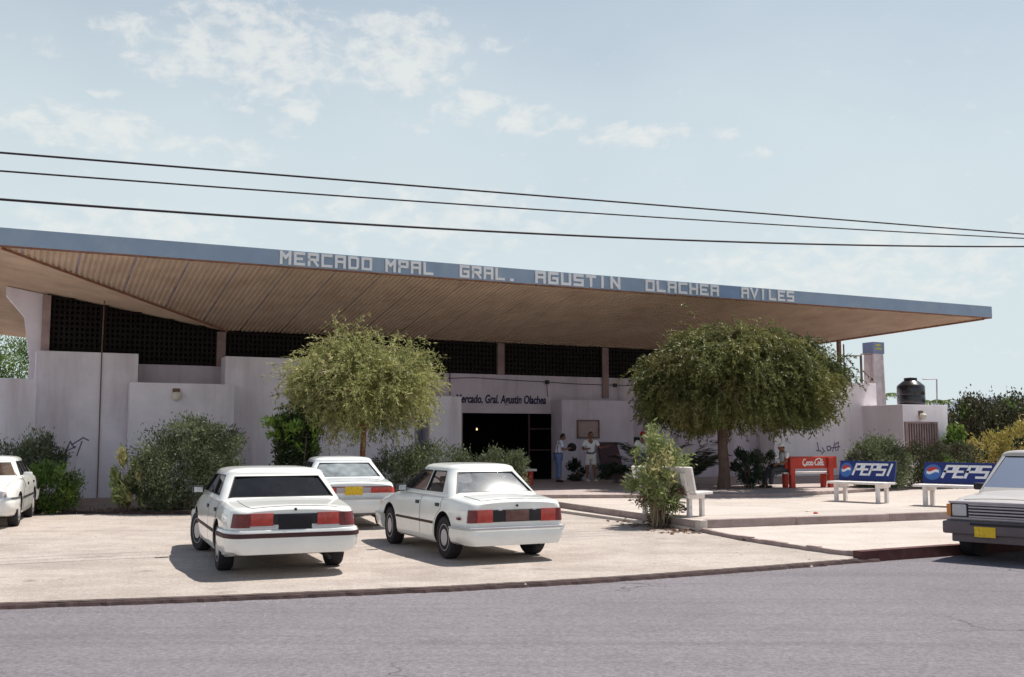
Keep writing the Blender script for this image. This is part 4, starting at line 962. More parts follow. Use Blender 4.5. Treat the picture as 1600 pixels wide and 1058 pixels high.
# car 1: big white saloon, dark rear glass, wide red lamps
def side_windows(sbr, str_, stf, sbf, z0, z1, zl, zh, pillars, cp=(.30, .16), ap=(.14, .10)):
    lr_ = lerp_line(sbr, str_, z0, z1); lf = lerp_line(sbf, stf, z0, z1); out = []
    rear = [(lr_(zl) + cp[0], zl), (lr_(zh) + cp[1], zh)]; edges = [rear] + [[(p - .035, zl), (p - .035, zh), (p + .035, zl), (p + .035, zh)] for p in pillars]
    left = rear
    for p in pillars:
        out.append([left[0], (p - .035, zl), (p - .035, zh), left[1]]); left = [(p + .035, zl), (p + .035, zh)]
    out.append([left[0], (lf(zl) - ap[0], zl), (lf(zh) - ap[1], zh), left[1]])
    return out
S1 = (.93, 1.42, 2.72, 3.42); b1 = .95
P1 = base(4.72, 1.70, 1.35, 2.66, 1.08, .90, .90, b1, 'carwhite', s=S1, side=side_windows(*S1, b1 - .035, 1.25, b1 + .03, 1.232, [2.05], (.36, .14)), rear=(b1 + .015, 1.222), mrg=.085, wt=.80, wbk=.945, w_rear=[(0, .80), (.012, .845), (.04, .885), (.09, .92), (.2, .96)],
    gs='gdark', gr='gdark', inside='seat', door_z=(.33, .89), doors=[(1.20, 2.07, 1), (2.09, 3.16, None)], bump=(.30, .61), bump_s=.66, strip=(.505, .565, 'maroon'), mould=(.50, .025, 'maroon'), face=(.56, .68), steer=R(14), tw=.195, holes=9, mir_m='black',
    rear_trim=[('tail_panel', 'black', 0, .30, .665, .80, .012), ('tail_light', 'red', .28, .56, .655, .81, .016), ('tail_light', 'darkred', .562, (.10,), .635, .808, .012), ('chrome_strip', 'clearlens', .245, .57, .63, .653, .018), ('plate_recess', 'blackpaint', 0, .21, .60, .79, .024)])
car1 = make_car(P1, 'white saloon with dark tinted rear window and wide red tail lights, nearest the street')
kh = MB(); kh.lathe([(.001, 0), (.018, 0), (.018, .02), (.001, .02)], 10, Matrix.Translation((-P1['L'] / 2 + .0, 0, .855)) @ Matrix.Rotation(R(-90), 4, 'Y')); kh.build('boot_lock', M['black'], car1, local=True)
put(car1, 22.5, axle_pos(P1, 22.5, G(343, 891, 0)))

# car 2: smaller white saloon, glare on rear glass
S2 = (.66, 1.12, 2.30, 2.98); b2 = .93
P2 = base(4.12, 1.58, 1.37, 2.38, .86, .90, .88, b2, 'carwhite', s=S2, side=side_windows(*S2, b2 - .035, 1.27, b2 + .03, 1.247, [1.78], (.36, .16)), rear=(b2 + .03, 1.24), mrg=.085,
    gs='gside', gr='gdust', inside='seat', door_z=(.30, .87), doors=[(.98, 1.79, 1), (1.81, 2.74, None)], bump=(.25, .50), bump_s=.52, strip=(.47, .505, 'clearlens'), mould=(.50, .022, 'maroon'), face=(.56, .68), steer=R(-4), holes=6, mir_m='black',
    rear_trim=[('tail_panel', 'black', 0, .40, .575, .745, .010), ('tail_light', 'red', .38, .62, .57, .75, .014), ('tail_light', 'darkred', .622, (.06,), .57, .75, .014), ('licence_plate', 'plate_b', 0, .185, .585, .735, .022), ('plate_lamp', 'clearlens', .24, .30, .735, .755, .024)])
car2 = make_car(P2, 'white four door saloon with sun glare on rear window and dark tail panel')
mk_ = MB(); mk_.bbox(-P2['L'] / 2 + .22, -P2['L'] / 2 + .30, .775, .815, .60, .64, .008); mk_.build('side_marker', M['darkred'], car2, local=True)
kh = MB(); kh.lathe([(.001, 0), (.016, 0), (.016, .02), (.001, .02)], 10, Matrix.Translation((-P2['L'] / 2, 0, .80)) @ Matrix.Rotation(R(-90), 4, 'Y')); kh.build('boot_lock', M['black'], car2, local=True)
put(car2, 26.0, axle_pos(P2, 26.0, G(697, 873, 0)))

# car 3: white saloon behind, yellow plate
S3 = (.72, 1.25, 2.45, 3.15); b3 = .96
P3 = base(4.4, 1.70, 1.375, 2.54, 1.0, .93, .92, b3, 'carwhite2', s=S3, side=side_windows(*S3, b3 - .035, 1.275, b3 + .03, 1.252, [1.62, 2.1], (.28, .14)), rear=(b3 + .03, 1.245), mrg=.085,
    gs='gside', gr='gpale', inside='seatpale', door_z=(.33, .90), doors=[(1.1, 2.09, 1), (2.11, 3.0, None)], bump=(.36, .60), bump_s=.6, strip=(.575, .61, 'chrome'), mould=(.55, .02, 'black'), face=(.6, .72), holes=8, mir_m='carwhite2',
    rear_trim=[('tail_panel', 'silver', 0, .45, .70, .80, .010), ('tail_light', 'red', .33, (.08,), .70, .805, .014), ('trim_line', 'darkred', 0, .74, .808, .826, .014), ('licence_plate', 'plate_y', 0, .17, .665, .82, .024)])
car3 = make_car(P3, 'white saloon with yellow licence plate parked behind between the other two')
put(car3, 18.0, axle_pos(P3, 18.0, G(600, 820, 0), left=False))

# car 4: cut by the left edge, facing the street
S4 = S3
P4 = dict(P3); P4['paint'] = 'carwhite'; P4['steer'] = 0; P4['mir_m'] = 'carwhite'; P4['gr'] = 'gdark'
car4 = make_car(P4, 'white car at the far left of the lot, facing the street')
hd = 199 ; a = R(hd); h4 = Vector((-math.sin(a), math.cos(a), 0)); left4 = Vector((-h4.y, h4.x, 0))
fw = G(26, 822, 0)                            # left front wheel
ctr = fw - left4 * (P4['W'] / 2 - .06) - h4 * (P4['roh'] + P4['wb'] - P4['L'] / 2)
put(car4, hd, ctr)
for o in (car1, car2, car3, car4): o['group'] = 'white saloon cars parked on the sandy lot'

# pickup truck, right edge
SP = (2.05, 2.25, 2.75, 3.45); bpz = 1.0
M['beige'] = mat('greyed_beige_paint', (.44, .41, .39), .4, .04, 1, spec=.5, coat=.4)
PP = base(4.55, 1.72, 1.62, 2.85, .95, .96, 1.0, bpz, 'beige', s=SP, nose=.93, side=side_windows(*SP, bpz - .035, 1.545, bpz + .03, 1.50, [], (.14, .1), (.22, .12)), rear=(bpz + .04, 1.52), gs='gdark', gr='gdark', inside='seat',
    door_z=(.42, .96), doors=[(2.2, 3.35, None)], bump=(.36, .60), bump_s=.35, bump_m='vangrey', face=(.66, .86), mould=(.55, .03, 'vangrey'), bed=(.12, 1.95, .62), holes=6,
    rear_trim=[('tail_light', 'red', .6, (.04,), .62, .86, .012), ('licence_plate', 'plate_y', 0, .16, .5, .62, .09)])
PP['tyre'] = .33; PP['gh']['wt'] = .66
PP['w'] = [(0, .93), (.02, .95), (.1, .97), (.6, 1), (3.6, 1), (4.2, .985), (4.45, .965), (4.53, .94), (4.55, .90)]
PP['zb'] = [(0, .42), (.8, .36), (3.7, .36), (4.3, .42), (4.55, .42)]
PP['zt'] = [(0, .95), (.05, .96), (2.0, .97), (2.2, bpz), (3.4, bpz + .01), (3.55, 1.0), (4.2, .95), (4.46, .90), (4.53, .875), (4.55, .84)]
PP['zs'] = [(0, .90), (.05, .92), (2.0, .95), (3.4, .95), (4.2, .90), (4.45, .86), (4.55, .82)]
pk_ = make_car(PP, 'white pickup truck with grey bumper parked by the red kerb', 'pickup truck', 'pickup_truck')
for ch in list(pk_.children):
    if ch.name.split('.')[0] in ('grille', 'headlight', 'indicator'): kill(ch)
X_ = lambda q: q - PP['L'] / 2; xf = X_(PP['L'])
mb = MB(); mb.bbox(xf - .03, xf + .01, -.78, .78, .64, .84, .01); gp = mb.build('grille', M['black'], pk_, local=True)
mb = MB()
for z in (.655, .70, .745, .79, .83): mb.bbox(xf - .0, xf + .03, -.50, .50, z - .012, z + .012, .006)
mb.bbox(xf, xf + .032, -.79, .79, .842, .875, .01); mb.bbox(xf, xf + .032, -.79, .79, .61, .636, .008)
mb.build('grille_bars', M['silver'], gp, local=True)
for sg in (1, -1):
    mb = MB(); mb.bbox(xf, xf + .03, min(sg * .53, sg * .74), max(sg * .53, sg * .74), .655, .83, .02); hl = mb.build('headlight', M['clearlens'], pk_, local=True)
    mb = MB(); mb.bbox(xf - .12, xf + .02, min(sg * .76, sg * .825), max(sg * .76, sg * .825), .655, .83, .01); mb.build('indicator', M['amber'], pk_, local=True)
mb = MB(); mb.bbox(xf - .1, xf + .12, -.86, .86, .40, .585, .03); mb.bbox(xf - .2, xf + .05, -.75, .75, .28, .399, .02); mb.build('bumper_bar', M['vangrey'], pk_, smooth=True, local=True)
mb = MB(); mb.bbox(xf + .12, xf + .128, -.45, .45, .535, .57, .002); mb.build('bumper_slot', M['black'], pk_, local=True)
mb = MB(); mb.bbox(xf + .121, xf + .135, -.39, -.09, .37, .52, .003); mb.build('licence_plate', M['plate_y'], pk_, local=True)
hd = 136; a = R(hd); hP = Vector((-math.sin(a), math.cos(a), 0)); rtP = Vector((hP.y, -hP.x, 0))
fwp = G(1515, 868, ZR); ctrP = fwp - rtP * (PP['W'] / 2 - .06) - hP * (PP['roh'] + PP['wb'] - PP['L'] / 2)
put(pk_, hd, ctrP, ZR)

# ------------------------------------------------------------------ benches
def bench_arch(mb, x, y0, y1, zs, w=.13, lw=.12):          # an end frame: two legs and a beam
    pass
def white_bench(label, loc, rz, group=None, board=None, name='bench', length=1.5):
    b = thing(name, label, 'bench', loc, rz, group); Ls = length; 
    mb = MB(); mb.bbox(-Ls / 2, Ls / 2, -.31, .285, .435, .49, .012); mb.build('seat', M['whitepaint'], b, local=True)
    for sx in (-1, 1):
        for y in (-.27, .17): 
            mb = MB(); mb.bbox(sx * Ls * .36 - .038, sx * Ls * .36 + .038, y, y + .105, 0, .434 if False else .344, .012); mb.build('leg', M['whitepaint'], b, local=True)
        mb = MB(); mb.bbox(sx * Ls * .36 - .039, sx * Ls * .36 + .039, -.275, .278, .345, .434, .01); mb.build('leg_beam', M['whitepaint'], b, local=True)
    Mx = Matrix.Translation((0, .27, .50)) @ Matrix.Rotation(R(-16), 4, 'X')
    mb = MB(); mb.bbox(-Ls / 2 + .02, Ls / 2 - .02, -.03, .03, 0, .50, .01, Mx); br = mb.build('backrest', M[board or 'whitepaint'], b, local=True)
    for sx in (-1, 1): mb = MB(); mb.bbox(sx * Ls * .36 - .05, sx * Ls * .36 + .05, .032, .10, -.12, .40, .01, Mx); mb.build('back_support', M['whitepaint'], b, local=True)
    return b, br, Mx
def ang(v): return math.atan2(v.y, v.x)
bench_d = Vector((.69, -.72, 0))
p1 = G(1346, 783.5, ZT); p2 = G(1497, 791, ZT)
pb1, br, Mx = white_bench('white bench with blue cola sign backrest, facing street between red bench and pickup', (p1.x, p1.y, ZT - .012), ang(bench_d), None, 'pblue')
def pepsi(br, Mx, Ls=1.5):
    to = lambda x, y, h: Mx @ Vector((x, -.031 - h, y))
    mb = MB(); word(mb, 'PEPSI', -.38, .66, .13, .30, to, .006, .28, .12, .32); mb.build('lettering', M['letter'], br, local=True)
    def disc(pts, m, h0): q = MB(); q.prism([to(x, y, h0) for x, y in pts], to(0, 0, 0), to(0, 0, .004)); return q.build('emblem', M[m], br, local=True)
    cx, cy, r = -.545, .26, .125
    disc([(cx + .165 * math.cos(t), cy + .185 * math.sin(t)) for t in np.linspace(0, 2 * math.pi, 28)[:-1]], 'pmid', .0)
    wave = [(cx + r * k, cy + .035 + .028 * math.sin(k * 3.0)) for k in np.linspace(-.94, .94, 9)]; wave2 = [(x, y - .065) for x, y in wave]
    disc([(cx + r * math.cos(t), cy + .0 + r * math.sin(t)) for t in np.linspace(R(20), R(160), 14)] + wave, 'pred', .005)
    disc(wave + wave2[::-1], 'letter', .005)
    disc(wave2 + [(cx + r * math.cos(t), cy + r * math.sin(t)) for t in np.linspace(R(-18), R(-162), 14)], 'pmid', .006)
pepsi(br, Mx)
pb2 = copy_tree(pb1); pb2.location = (p2.x, p2.y, ZT - .012); pb2['label'] = 'white bench with blue cola sign backrest, partly hidden behind the pickup hood'
pb2.rotation_euler = (0, 0, ang(bench_d) + R(4)); pb2.scale = (1.2, 1, 1)
for o in (pb1, pb2): o['group'] = 'white benches with blue sign backs'
ax3 = Matrix.Rotation(R(20), 3, 'Z') @ V; p3 = G(1090, 806, ZT) + ax3 * .58
wb3, _, _ = white_bench('plain white concrete bench seen end on behind the leafy shrub', (p3.x, p3.y, ZT - .012), ang(V), None)
# make it face +U: its front (-y) must look along +U, so length runs along V
wb3.rotation_euler = (0, 0, ang(ax3))

p4a, p4b = G(1238, 762, ZU), G(1298, 761, ZU); c4 = (p4a + p4b) / 2
dirr = (p4b - p4a); dirr.z = 0; Lr = dirr.length + .35
rb = thing('bench', 'red bench with white seat, its back to the street, man seated at end', 'bench', (c4.x, c4.y, ZU - .012), ang(dirr))
rb['category'] = 'bench'
hp = dirr.length / 2
for sx in (-1, 1):
    mb = MB(); mb.bbox(sx * hp - .075, sx * hp + .075, -.07, .07, 0, .40, .015); mb.bbox(sx * hp - .085, sx * hp + .085, -.06, .06, .39, .88, .02, Matrix.Translation((0, 0, 0)) @ Matrix.Shear('XZ', 4, (0, 0)) if False else None); mb.build('leg', M['redpaint'], rb, smooth=True, local=True)
    mb = MB(); mb.bbox(sx * hp - .07, sx * hp + .07, .30, .43, 0, .40, .015); mb.build('leg', M['redpaint'], rb, smooth=True, local=True)
mb = MB(); mb.bbox(-Lr / 2 - .05, Lr / 2 + .0, .075, .52, .403, .46, .012); mb.build('seat', M['whitepaint'], rb, local=True)
mb = MB(); mb.bbox(-Lr / 2, Lr / 2 + .1, -.001 + .062, .115, .56, .92, .012); rbk = mb.build('backrest', M['redpaint'], rb, local=True)
mb = MB(); mb.bbox(-hp + .086, hp - .086, .035, .0605, .58, .90, .006); rpn = mb.build('sign_panel', M['redpaint'], rbk, local=True)
def arc(cx, cy, rx, ry, a0, a1, n=9): return [(cx + rx * math.cos(R(t)), cy + ry * math.sin(R(t))) for t in np.linspace(a0, a1, n)]
mb = MB(); pts = [arc(.16, .5, .14, .30, 60, 320), [(.06, .35), (.22, .12), (.34, .22)], arc(.42, .38, .07, .17, 0, 360), arc(.60, .38, .07, .17, 50, 320), arc(.78, .38, .07, .17, 0, 360), [(.855, .55), (.85, .25), (.9, .2), (.97, .3)],
    [(1.0, .42), (1.10, .46)], arc(1.26, .5, .14, .30, 60, 320), [(1.2, .78), (1.45, .88), (1.75, .74)], arc(1.47, .38, .065, .17, 0, 360), [(1.58, .3), (1.68, .72), (1.62, .8), (1.6, .28), (1.66, .2)], arc(1.76, .38, .065, .17, 0, 360), [(1.83, .55), (1.825, .25), (1.88, .2), (1.94, .28)]]
tw_ = (hp - .1) * 1.32
for i, pl_ in enumerate(pts):
    stroke(mb, [(-tw_ / 2 + x / 1.95 * tw_ + .05 * y + .08, .60 + y * .30) for x, y in pl_], .026, lambda x, y, h: Vector((x, .0345 - h - i * .0004, y)), .004)
mb.build('lettering', M['letter'], rpn, local=True)

# red and white bench beyond car 2
pq = G(826, 758, ZU)
rq = thing('bench', 'white topped red bench end showing beside the second saloon roof', 'bench', (pq.x - .4, pq.y + .2, ZU - .012), ang(U))
mb = MB(); mb.bbox(-.75, .62, -.25, .25, .43, .50, .012); mb.build('seat', M['whitepaint'], rq, local=True)
for x in (-.5, .42):
    for y in (-.2, .14):
        mb = MB(); mb.bbox(x - .06, x + .07, y - .05, y + .07, 0, .429, .012); mb.build('leg', M['redpaint'], rq, local=True)

# ------------------------------------------------------------------ vegetation
def leafmesh(P, D, ln, wd, rg):              # one slim diamond per leaf
    n = len(P); D = D / (np.linalg.norm(D, axis=1, keepdims=True) + 1e-9)
    q = rg.normal(size=(n, 3)); S = np.cross(D, q); S /= (np.linalg.norm(S, axis=1, keepdims=True) + 1e-9)
    ln = ln * rg.uniform(.7, 1.3, (n, 1)); wd = wd * rg.uniform(.7, 1.3, (n, 1))
    v = np.empty((n, 4, 3)); v[:, 0] = P; v[:, 1] = P + D * ln * .45 + S * wd * .5; v[:, 2] = P + D * ln; v[:, 3] = P + D * ln * .45 - S * wd * .5
    return v.reshape(-1, 3)
def leafobj(name, V_, m, parent, ids=None):
    if isinstance(V_, list): V_ = np.concatenate(V_)
    Mi = np.array(rootmat(parent).inverted()) if parent is not None else np.eye(4)
    V_ = V_ @ Mi[:3, :3].T + Mi[:3, 3]
    n = len(V_) // 4; me = bpy.data.meshes.new(name); me.vertices.add(n * 4); me.vertices.foreach_set('co', V_.astype(np.float32).ravel())
    me.loops.add(n * 4); me.loops.foreach_set('vertex_index', np.arange(n * 4, dtype=np.int32)); me.polygons.add(n)
    me.polygons.foreach_set('loop_start', np.arange(0, n * 4, 4, dtype=np.int32)); me.update(calc_edges=True); me.validate()
    ml = m if isinstance(m, list) else [m]
    for q_ in ml: me.materials.append(q_)
    if ids is not None and len(ml) > 1 and len(me.polygons) == n: me.polygons.foreach_set('material_index', (np.concatenate(ids) % len(ml)).astype(np.int32))
    o = bpy.data.objects.new(name, me); COL.objects.link(o)
    if parent is not None: o.parent = parent
    return o
def limb(mb, a, b, r0, r1, sag, rr, k=6):
    a, b = Vector(a), Vector(b); pts = []; side = Vector((rr.uniform(-1, 1), rr.uniform(-1, 1), 0)) * (b - a).length * .08
    for i in range(k + 1):
        t = i / k; pts.append(a.lerp(b, t) + Vector((0, 0, sag * math.sin(t * math.pi))) + side * math.sin(t * math.pi))
    mb.tube(pts, [r0 + (r1 - r0) * i / k for i in range(k + 1)], 7); return pts
def tree(label, base_, h_trunk, cx, cz, rx, ry, rz_, n_cl, n_str, klen, leaf, lw, m, bark, r0, seed, flat=.0, low=-.6, shape=None, droop=1.0, twigs=60, density=2, cl_sig=.35):
    rg = np.random.default_rng(seed); rr = random.Random(seed); base_ = Vector(base_)
    t = thing('tree', label, 'tree', base_)
    c = Vector((base_.x + cx, base_.y, cz)); mb = MB(); fork = base_ + Vector((rr.uniform(-.05, .05), 0, h_trunk))
    pts = [base_ - Vector((0, 0, .1)), base_ + Vector((.02, 0, h_trunk * .3)), base_ + Vector((-.01, .02, h_trunk * .7)), fork]; mb.tube(pts, [r0 * 1.3, r0, r0 * .9, r0 * .95], 10)
    cl = []
    while len(cl) < n_cl:
        q = rg.normal(size=3); q /= np.linalg.norm(q); q *= rg.uniform(.55, .98) ** .6
        if q[2] < low: continue
        p = np.array([c.x + q[0] * rx, c.y + q[1] * ry, c.z + q[2] * rz_])
        cl.append(p)
    ends = [Vector(p) for p in rr.sample([tuple(p) for p in cl], min(14, n_cl))]
    for e in ends:
        mid = fork.lerp(e, .45) + Vector((0, 0, .15)); limb(mb, fork, mid, r0 * .5, r0 * .28, .05, rr, 4); limb(mb, mid, e, r0 * .28, r0 * .06, .05, rr, 5)
    mb.build('trunk', M[bark], t, smooth=True)
    Vs = []; IDS = []; tw = MB(); ml = [L[q_] for q_ in VARY.get(m, [m])]
    for ci, p in enumerate(cl):
        cid = 0 if rg.random() < .55 else int(rg.integers(1, len(ml))) if len(ml) > 1 else 0
        out = np.array([p[0] - c.x, p[1] - c.y, 0]); out /= (np.linalg.norm(out) + .3)
        ns = int(n_str * rg.uniform(.6, 1.4))
        S = p + rg.normal(size=(ns, 3)) * np.array([cl_sig, cl_sig, cl_sig * .6]); d = out * .9 + rg.normal(size=(ns, 3)) * .45 + np.array([0, 0, .35]); d /= np.linalg.norm(d, axis=1, keepdims=True)
        pos = S.copy(); stepl = klen / 7 * rg.uniform(.7, 1.3, (ns, 1))
        trail = [pos.copy()]
        for k in range(7):
            d = d + np.array([0, 0, -.28 * droop]) + rg.normal(size=(ns, 3)) * .10; d /= np.linalg.norm(d, axis=1, keepdims=True); nxt = pos + d * stepl
            for _ in range(density):
                tt = rg.uniform(0, 1, (ns, 1)); ld = d * .8 + rg.normal(size=(ns, 3)) * .55 + np.array([0, 0, -.15]); Vs.append(leafmesh(pos + (nxt - pos) * tt, ld, leaf, lw, rg)); IDS.append(np.full(ns, cid))
            pos = nxt; trail.append(pos.copy())
        if ci % max(1, n_cl // twigs) == 0:
            for k in range(2): tw.tube([Vector(trail[q][k]) for q in range(0, 8)], [.020 - .0022 * q for q in range(0, 8)], 4, False)
    leafobj('crown', Vs, ml, t, IDS)
    if tw.v: tw.build('twigs', M['twig'], t)
    return t
def bush(name, label, cat, base_, blobs, n, leaf, lw, m, seed, up=.5, stems=7, stem_m='bark', sig=.5, extra=None, group=None):
    rg = np.random.default_rng(seed); rr = random.Random(seed); base_ = Vector(base_); t = thing(name, label, cat, base_, 0, group)
    tot = sum(b[3] * b[4] * b[5] for b in blobs); Vs = []; IDS = []; ml = [L[q_] for q_ in VARY.get(m, [m])]
    for x, y, z, rx, ry, rz_ in blobs:
        k = int(n * rx * ry * rz_ / tot); nc = max(8, int(k / 95)); C = rg.normal(size=(nc, 3)); C /= np.linalg.norm(C, axis=1, keepdims=True); C *= rg.uniform(.35, 1.0, (nc, 1)) ** .5
        idx = rg.integers(0, nc, k); q = C[idx] + rg.normal(size=(k, 3)) * .14 * np.array([1, 1, 1])
        P = np.array([base_.x + x, base_.y + y, base_.z + z]) + q * np.array([rx, ry, rz_]); P[:, 2] = np.maximum(P[:, 2], base_.z + .02)
        D = C[idx] * .7 + rg.normal(size=(k, 3)) * sig + np.array([0, 0, up]); Vs.append(leafmesh(P, D, leaf, lw, rg)); cc = np.where(rg.random(nc) < .55, 0, rg.integers(0, len(ml), nc)); IDS.append(cc[idx])
        for _ in range(int(nc * .35)):               # upright sprigs breaking the outline
            j = rg.integers(0, nc); a = np.array([base_.x + x, base_.y + y, base_.z + z]) + C[j] * np.array([rx, ry, rz_]) * .92; d = C[j] * .6 + np.array([0, 0, .6 * up + .2]) + rg.normal(size=3) * .25; d /= np.linalg.norm(d); ln_ = rg.uniform(.12, .32) * min(1.2, rz_ + .3)
            if a[2] < base_.z + .05: continue
            s = rg.uniform(0, 1, (9, 1)); Vs.append(leafmesh(a + d * s * ln_, d * .7 + rg.normal(size=(9, 3)) * .5, leaf * .9, lw * .9, rg)); IDS.append(np.full(9, cc[j]))
    leafobj('foliage', Vs, ml, t, IDS); mb = MB()
    for _ in range(stems):
        b = rr.choice(blobs); e = base_ + Vector((b[0] + rr.uniform(-.5, .5) * b[3], b[1] + rr.uniform(-.5, .5) * b[4], b[2] + rr.uniform(0, .5) * b[5])); s0 = base_ + Vector((b[0] * .8 + rr.uniform(-.1, .1), b[1] * .8 + rr.uniform(-.1, .1), -.03)); limb(mb, s0, e, .022, .007, 0, rr, 4)
    mb.build('stems', M[stem_m], t); return t

def scale_at(p): return p.y / FPX
# tree in front of the entrance, light feathery
b1p = G(566, 792, .05); s1 = scale_at(b1p)
tree('feathery yellow green tree with slim reddish trunk left of the entrance', b1p, 1.9, -4 * s1, EH + (683 - 601) * s1, 79 * s1, 1.45, 60 * s1, 95, 26, .95, .12, .028, 'wispy', 'barkred', .075, 5, low=-.85, droop=.60, density=4, cl_sig=.17)
b2p = G(1131, 763, ZU); s2 = scale_at(b2p)
tree('broad umbrella shaped olive green tree with thick trunk on the walkway', b2p, 1.75, (1160 - 1131) * s2, EH + (683 - 598) * s2, 143 * s2, 2.35, 86 * s2, 210, 32, .66, .11, .030, 'olive', 'bark', .165, 9, low=-.62, droop=.95, density=5, cl_sig=.19)

def bp_(px, py, z=.05): return G(px, py, z)
q = bp_(285, 797); s = scale_at(q)
bush('bush', 'large grey green bush behind the tinted glass saloon', 'bush', q, [(0, .2, 64 * s, 78 * s, 1.0, 66 * s), (-25 * s, 0, 50 * s, 55 * s, .9, 50 * s), (45 * s, .1, 85 * s, 48 * s, .8, 42 * s), (10 * s, .1, 110 * s, 45 * s, .7, 35 * s)], 30000, .08, .027, 'oleander', 21, stems=16)
q = bp_(195, 799); s = scale_at(q)
bush('bush', 'slim bright green plant at the left side of the large bush', 'bush', q, [(0, 0, 45 * s, 17 * s, .3, 45 * s), (14 * s, -.1, 40 * s, 16 * s, .3, 32 * s)], 1500, .14, .06, 'lime', 22, up=.8, stems=5)
q = bp_(62, 802, 0); s = scale_at(q)
bush('bush', 'bright green bush beside the white car at far left', 'bush', q, [(22 * s, 0, 36 * s, 36 * s, .6, 40 * s), (-2 * s, .1, 35 * s, 35 * s, .6, 36 * s)], 9000, .10, .026, 'mid', 23, stems=8)
q = bp_(40, 790); s = scale_at(q)
bush('bush', 'grey green bush against left wall, behind the bright green one', 'bush', q, [(0, 0, 60 * s, 55 * s, .6, 50 * s), (25 * s, 0, 70 * s, 30 * s, .5, 35 * s)], 10000, .09, .028, 'oleander', 24, stems=8)
q = bp_(97, 775); s = scale_at(q)
bush('bush', 'dark maroon straggly plant by the left graffiti', 'bush', q, [(0, 0, 55 * s, 14 * s, .3, 30 * s), (-6 * s, 0, 65 * s, 16 * s, .3, 20 * s)], 900, .12, .04, 'maroonleaf', 25, stems=6)
q = bp_(458, 796); s = scale_at(q)
bush('bush', 'tall narrow dark green shrub left of the feathery tree', 'bush', q, [(0, 0, 75 * s, 34 * s, .55, 75 * s), (2 * s, 0, 110 * s, 34 * s, .5, 38 * s)], 9000, .10, .045, 'darkg', 26, stems=6)
bush('bush', 'brighter leaves painting the sunlit top of the narrow dark shrub', 'bush', q + Vector((0, -.1, .0)), [(2 * s, -.1, 128 * s, 38 * s, .55, 24 * s), (-20 * s, -.2, 108 * s, 14 * s, .3, 30 * s), (24 * s, -.2, 112 * s, 14 * s, .3, 30 * s)], 1500, .13, .05, 'bright', 27, up=.7, stems=5)  # sunlit top of the shrub put into a brighter leaf colour
q = bp_(660, 789); s = scale_at(q)
bush('hedge_bush', 'long low oleander clump right of the feathery tree', 'bush', q, [(-35 * s, 0, 42 * s, 48 * s, .7, 46 * s), (25 * s, 0, 45 * s, 55 * s, .7, 46 * s), (70 * s, .1, 35 * s, 40 * s, .6, 40 * s)], 19000, .09, .03, 'oleander', 28, stems=12)
q = bp_(785, 784); s = scale_at(q)
bush('hedge_bush', 'rounded low oleander bush in front of the entrance', 'bush', q, [(0, 0, 42 * s, 36 * s, .6, 40 * s), (15 * s, 0, 60 * s, 22 * s, .4, 18 * s)], 8000, .09, .03, 'oleander', 29, stems=7)
# leafy shrub on the plaza corner
q = G(1028, 822, .02); s = scale_at(q)
lsh = bush('shrub', 'pale lime feathery shrub growing at the plaza corner', 'shrub', q, [(0, 0, 78 * s, 46 * s, .5, 55 * s), (-3 * s, 0, 115 * s, 26 * s, .35, 32 * s), (0, 0, 50 * s, 38 * s, .45, 36 * s)], 3900, .12, .034, 'lime', 30, up=.15, stems=18, stem_m='twig', sig=.9)
bush('shrub', 'dry brown growth at the foot of the lime shrub', 'shrub', q + Vector((.15, -.05, 0)), [(10 * s, 0, 12 * s, 34 * s, .35, 18 * s), (-5 * s, 0, 40 * s, 36 * s, .3, 26 * s)], 900, .10, .03, 'dry', 31, up=-.1, stems=8, sig=.9)
# right hedge and trees
def at(px, Y, z=0.0): return Vector(((px - 800) / FPX * Y, Y, z))
q = at(1372, 31.5, ZU); s = scale_at(q); hb_ = (751 - 683)
bush('hedge_bush', 'grey green bush between red bench and barred window', 'bush', q, [(-4 * s, 0, 30 * s, 42 * s, .8, 42 * s), (-25 * s, 0, 40 * s, 24 * s, .6, 22 * s)], 11000, .10, .032, 'oleander', 32, stems=8)
q = at(1435, 32.5, ZU); s = scale_at(q)
bush('hedge_bush', 'dark hedge bush below the barred window', 'bush', q, [(0, 0, 28 * s, 52 * s, .8, 36 * s), (55 * s, .3, 30 * s, 40 * s, .8, 34 * s)], 12000, .10, .034, 'plum', 33, stems=8)
q = at(1543, 36, ZU); s = scale_at(q)
bush('bush', 'yellow flowering bush at the far right edge', 'bush', q, [(0, 0, 38 * s, 26 * s, .8, 38 * s), (45 * s, 0, 50 * s, 40 * s, .8, 40 * s)], 4500, .13, .045, 'yellow', 34, stems=8)
q = at(1532, 42, 0); s = scale_at(q)
bush('tree_clump', 'dark bushy tree beyond the yellow bush', 'tree', q, [(0, 0, 62 * s, 46 * s, 2.0, 62 * s), (60 * s, 0, 65 * s, 55 * s, 2.0, 62 * s), (-30 * s, 0, 45 * s, 24 * s, 1.2, 55 * s)], 32000, .15, .07, 'plum', 35, stems=8)
q = at(1493, 40, 0); s = scale_at(q)
bush('tree_clump', 'green leafy tree beside the small house corner', 'tree', q, [(0, 0, 40 * s, 17 * s, .8, 42 * s)], 3500, .16, .08, 'mid', 36, stems=5)
q = at(22, 69, 0); s = scale_at(q)
bush('tree_clump', 'dark green tree behind the left pier of the market', 'tree', q, [(0, 0, 130 * s, 55 * s, 2.0, 80 * s), (-40 * s, 0, 90 * s, 50 * s, 2.0, 80 * s)], 16000, .2, .08, 'mid', 37, stems=5)
